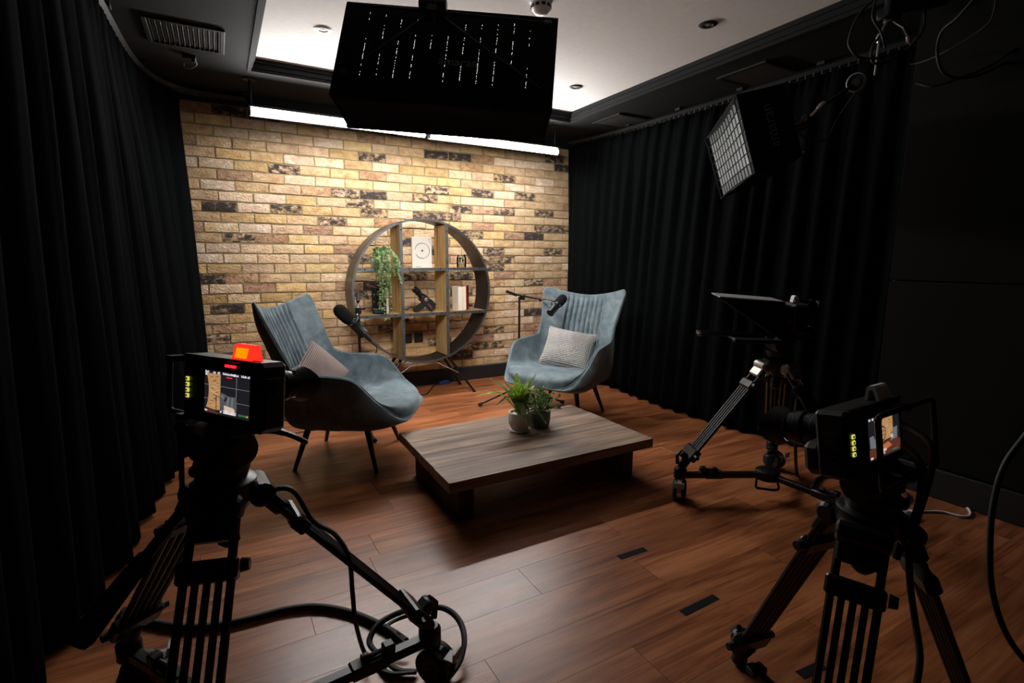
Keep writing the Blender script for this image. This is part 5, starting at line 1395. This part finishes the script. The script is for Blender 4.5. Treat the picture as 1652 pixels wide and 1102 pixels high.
def dolly(name, label, c, r, angs, zarm, brake, swivel):
    C = V((*c,0)); t = thing(name, label, 'tripod dolly', C)
    MB().lathe(C+V((0,0,zarm-.022)), (0,0,1), [(0,.045),(.004,.055),(.044,.055),(.05,.045)], 20).build('hub', 'black_metal', t)
    hp_ = MB(); q = C+V((0,0,zarm-.025)); dd = V((math.cos(swivel-1.57),math.sin(swivel-1.57),0))
    hp_.tube(smoothpath([q+dd*.045, q+dd*.05-V((0,0,.045)), q-dd*.02-V((0,0,.05)), q-dd*.045-V((0,0,.045)), q-dd*.045], 5), .006, 8).build('carry_handle', 'black_plastic', t)
    for k, a in enumerate(angs):
        d = V((math.cos(math.radians(a)), math.sin(math.radians(a)), 0)); sd = V((-d.y,d.x,0)); R_ = basis(d)
        am = MB().box(C+d*(r*.5+.02)+V((0,0,zarm)), (.030,r-.05,.026), R_, ch=.003).build('arm', 'black_metal', t, smooth=0)
        MB().box(C+d*(r*.62)+V((0,0,zarm+.002)), (.042,.09,.034), R_, ch=.004).tube([C+d*(r*.60)+V((0,0,zarm+.026))-sd*.0, C+d*(r*.78)+V((0,0,zarm+.028))], .006, 8).lathe(C+d*(r*.585)+V((0,0,zarm+.026)), d, [(0,.012),(.018,.012)], 12).build('arm_lock', 'black_plastic', am)
        MB().box(C+d*(r*.74)+V((0,0,zarm+.026)), (.03,.03,.03), R_, ch=.004).build('lock_block', 'black_plastic', am, smooth=0)
        W = C+d*r
        MB().lathe(W+V((0,0,zarm-.016)), (0,0,1), [(0,.024),(.004,.030),(.045,.030),(.055,.022)], 16).build('wheel_head', 'black_metal', am)
        # twin-wheel caster
        tr = V((math.cos(swivel+k*.9), math.sin(swivel+k*.9), 0)); axl = V((-tr.y, tr.x, 0)); cw = W - tr*.018 + V((0,0,.050))
        MB().prism([(-.044,0),(-.040,.03),(-.02,.05),(.03,.056),(.034,.030),(.02,-.004),(-.02,-.008)], cw-axl*.008+V((0,0,.0)), tr, (0,0,1), axl*.016).build('fork', brake, am, smooth=30)
        for s in (-1,1):
            MB().lathe(cw+axl*s*.010, axl*s, [(0,.044),(.003,.050),(.016,.050),(.021,.044),(.022,.030),(.019,.012),(.022,.010),(.022,.0005)], 24).build('wheel', 'rubber', am)
        MB().box(cw-tr*.052+V((0,0,.035)), (.040,.034,.005), basis(tr, V((0,0,1))-tr*.6), ch=.001).box(cw-tr*.068+V((0,0,.048)), (.042,.006,.026), basis(tr), ch=.001).build('brake_pedal', 'grey_plastic', am, smooth=0)
    return t
c0 = (.050,-3.255)
f1 = V((math.cos(math.radians(34)), math.sin(math.radians(34)), 0))
pA = V((.030,-3.275,.715)); pB = at(122,1042,d=.86)
tripod('tripod', 'black video tripod at the left front with a long pan handle', c0, .455, (5.5,124,255), .665, .810, .205, 'black_metal', 'black_metal', (pA, pB), f1)
dolly('tripod_dolly', 'black three-armed wheeled dolly under the left front tripod', c0, .455, (5.5,124,255), .118, 'black_plastic', 2.2)
q1 = at(291,690,d=1.02); q2 = at(294,796,d=1.0)
sr = thing('monitor_rod', 'thin black rod hanging at the left of the camera with the red tally lamp', 'rod', q1)
MB().tube([q1, q2], [.0055,.0045], 8).build('rod', 'black_metal', sr)
MB().ball(q1, .012).tube([q1, q1.lerp(V((.02,-3.26,.80)),.9)], .006, 8).build('joint', 'black_metal', sr)
tripod('tripod', 'black video tripod at the right front with its spreader on the floor', (1.235,-3.905), .312, (80,200,320), .60, .730, .075, 'black_metal', 'black_metal', None, V((-.05,1,0)))
# floor spreader of the right tripod
C2 = V((1.235,-3.905,0)); spd = thing('floor_spreader', 'black floor spreader between the feet of the right front tripod', 'spreader', C2)
MB().lathe(C2+V((0,0,.02)), (0,0,1), [(0,.03),(.02,.03)], 16).build('hub', 'black_metal', spd)
for a in (80,200,320):
    d = V((math.cos(math.radians(a)), math.sin(math.radians(a)), 0))
    MB().box(C2+d*.15+V((0,0,.03)), (.022,.25,.014), basis(d), ch=.002).build('arm', 'black_metal', spd, smooth=0)
    MB().ball(C2+d*.312+V((0,0,.018)), .022, (1,1,.8)).build('rubber_foot', 'rubber', spd)
    MB().box(C2+d*.25+V((0,0,.034)), (.05,.03,.02), basis(d), ch=.003).build('lock', 'black_plastic', spd, smooth=0)
c3_ = (2.317,-2.965)
tripod('tripod', 'tripod with bright aluminium leg tubes at the back right below the prompter', c3_, .425, (151.6,31.6,271.6), .665, .795, .205, 'black_metal', 'alu', None, V((-.73,.68,0)), stripes=True)
dolly('tripod_dolly', 'black wheeled dolly with grey casters under the rear right tripod', c3_, .425, (151.6,31.6,271.6), .118, 'grey_plastic', .73)

# ------------------------------------------------------------------ cables and power strip on the floor
Z1 = .013
cable('cable', [at(205,985,Z=Z1), at(240,1002,Z=Z1), at(290,1011,Z=Z1), at(345,1010,Z=Z1), at(405,998,Z=Z1), at(460,984,Z=Z1), at(510,979,Z=Z1), at(560,987,Z=Z1), at(600,1002,Z=Z1), at(630,1018,Z=Z1), at(655,1035,Z=.02)], .011, 'rubber', 'thick sheathed black cable lying across the floor by the left dolly')
T1 = V((.12,-3.24,.64))
cable('cable', [T1, at(470,790,d=1.12), at(505,840,d=1.18), at(540,862,d=1.2), at(563,900,d=1.2), at(569,960,d=1.22), at(575,1010,d=1.25), at(592,1060,Z=.012), at(625,1085,Z=.012), at(668,1085,Z=.012)], .009, 'rubber', 'flat black cable hanging from the left tripod head down to the floor', flat=.6)
loopc = [at(672,1084,Z=.012), at(640,1080,Z=.012), at(610,1055,Z=.02), at(596,1035,Z=.03), at(610,1008,Z=.05), at(640,990,Z=.06), at(675,981,Z=.07), at(715,981,Z=.07), at(740,1000,Z=.06), at(749,1030,Z=.05), at(743,1065,Z=.03), at(722,1095,Z=.014), at(700,1110,Z=.012)]
cable('cable', loopc, .009, 'rubber', 'stiff loop of black cable around the right wheel of the left dolly', flat=.6)
cable('cable', [at(655,1040,Z=.03), at(632,1018,Z=.05), at(625,1010,Z=.05), at(640,1000,Z=.05), at(672,990,Z=.05), at(700,989,Z=.05)], .007, 'rubber', 'second shorter loop of black cable by the right wheel of the left dolly', flat=.6)
# power strip and its white lead
pa, pb = at(1428,838,Z=.02), at(1462,826,Z=.02); d = (pb-pa).normalized(); mid = (pa+pb)/2
ps = thing('power_strip', 'white power strip on the floor behind the right front camera', 'power strip', (mid.x,mid.y,0))
MB().box((mid.x,mid.y,.016), (.055,.20,.032), basis(d), ch=.006).build('case', 'white_plastic', ps, smooth=0)
for k in range(3): MB().box((mid.x+d.x*(k-1)*.055,mid.y+d.y*(k-1)*.055,.033), (.036,.038,.003), basis(d), ch=.001).build('socket_face', 'grey_plastic', ps, smooth=0)
cable('cable', [pb+V((.0,.0,-.005))+d*.05, at(1485,825,Z=.006), at(1520,826,Z=.006), at(1550,833,Z=.006), at(1564,832,Z=.006), at(1563,822,Z=.006), at(1545,808,Z=.006), at(1510,797,Z=.006), at(1475,788,Z=.006), at(1440,777,Z=.006), at(1420,770,Z=.006)], .0055, 'white_plastic', 'white power lead looping on the floor by the right wall')
cable('cable', [at(1308,790,Z=.009), at(1320,772,Z=.009), at(1345,764,Z=.009), at(1375,762,Z=.009), at(1400,766,Z=.009)], .009, 'rubber', 'black cable curving on the floor behind the right front camera')
cable('cable', [at(1405,812,Z=.009), at(1435,812,Z=.009), at(1462,806,Z=.009), at(1460,795,Z=.009), at(1440,786,Z=.009)], .009, 'rubber', 'black cable bend on the floor near the white power strip')
cable('cable', [V((2.29,-2.98,.78)), at(1290,610,d=2.5), at(1284,660,d=2.5), at(1283,715,d=2.5), at(1286,765,Z=.012), at(1300,785,Z=.012)], .008, 'rubber', 'black cable dropping from the prompter camera to the floor')
# leads of the right front camera
K0 = cam_mtx((1.199,-3.929,.802), 93, -.16)
kp = K0 @ V((.095,.03,.02)); kq = K0 @ V((.097,.03,-.02))
cable('cable', [kp, at(1490,705,d=1.0), at(1504,730,d=.98), at(1500,770,d=.98), at(1482,830,d=1.0), at(1468,880,d=1.0), at(1468,940,d=1.0), at(1476,1000,d=1.0), at(1484,1060,d=.98), at(1476,1120,d=.97)], .006, 'rubber', 'black lead hanging from the right front camera, nearer one')
cable('cable', [kq, at(1482,745,d=1.02), at(1487,790,d=1.04), at(1478,830,d=1.06), at(1460,860,d=1.08), at(1446,900,d=1.1)], .008, 'rubber', 'thick black lead bundle dropping behind the right front tripod')
cable('cable', [at(1690,660,d=1.1), at(1652,706,d=1.1), at(1620,752,d=1.1), at(1603,810,d=1.1), at(1597,880,d=1.1), at(1600,950,d=1.1), at(1622,1020,d=1.1), at(1660,1072,d=1.1), at(1700,1100,d=1.1)], .006, 'rubber', 'black cable swinging down at the right edge of the room')
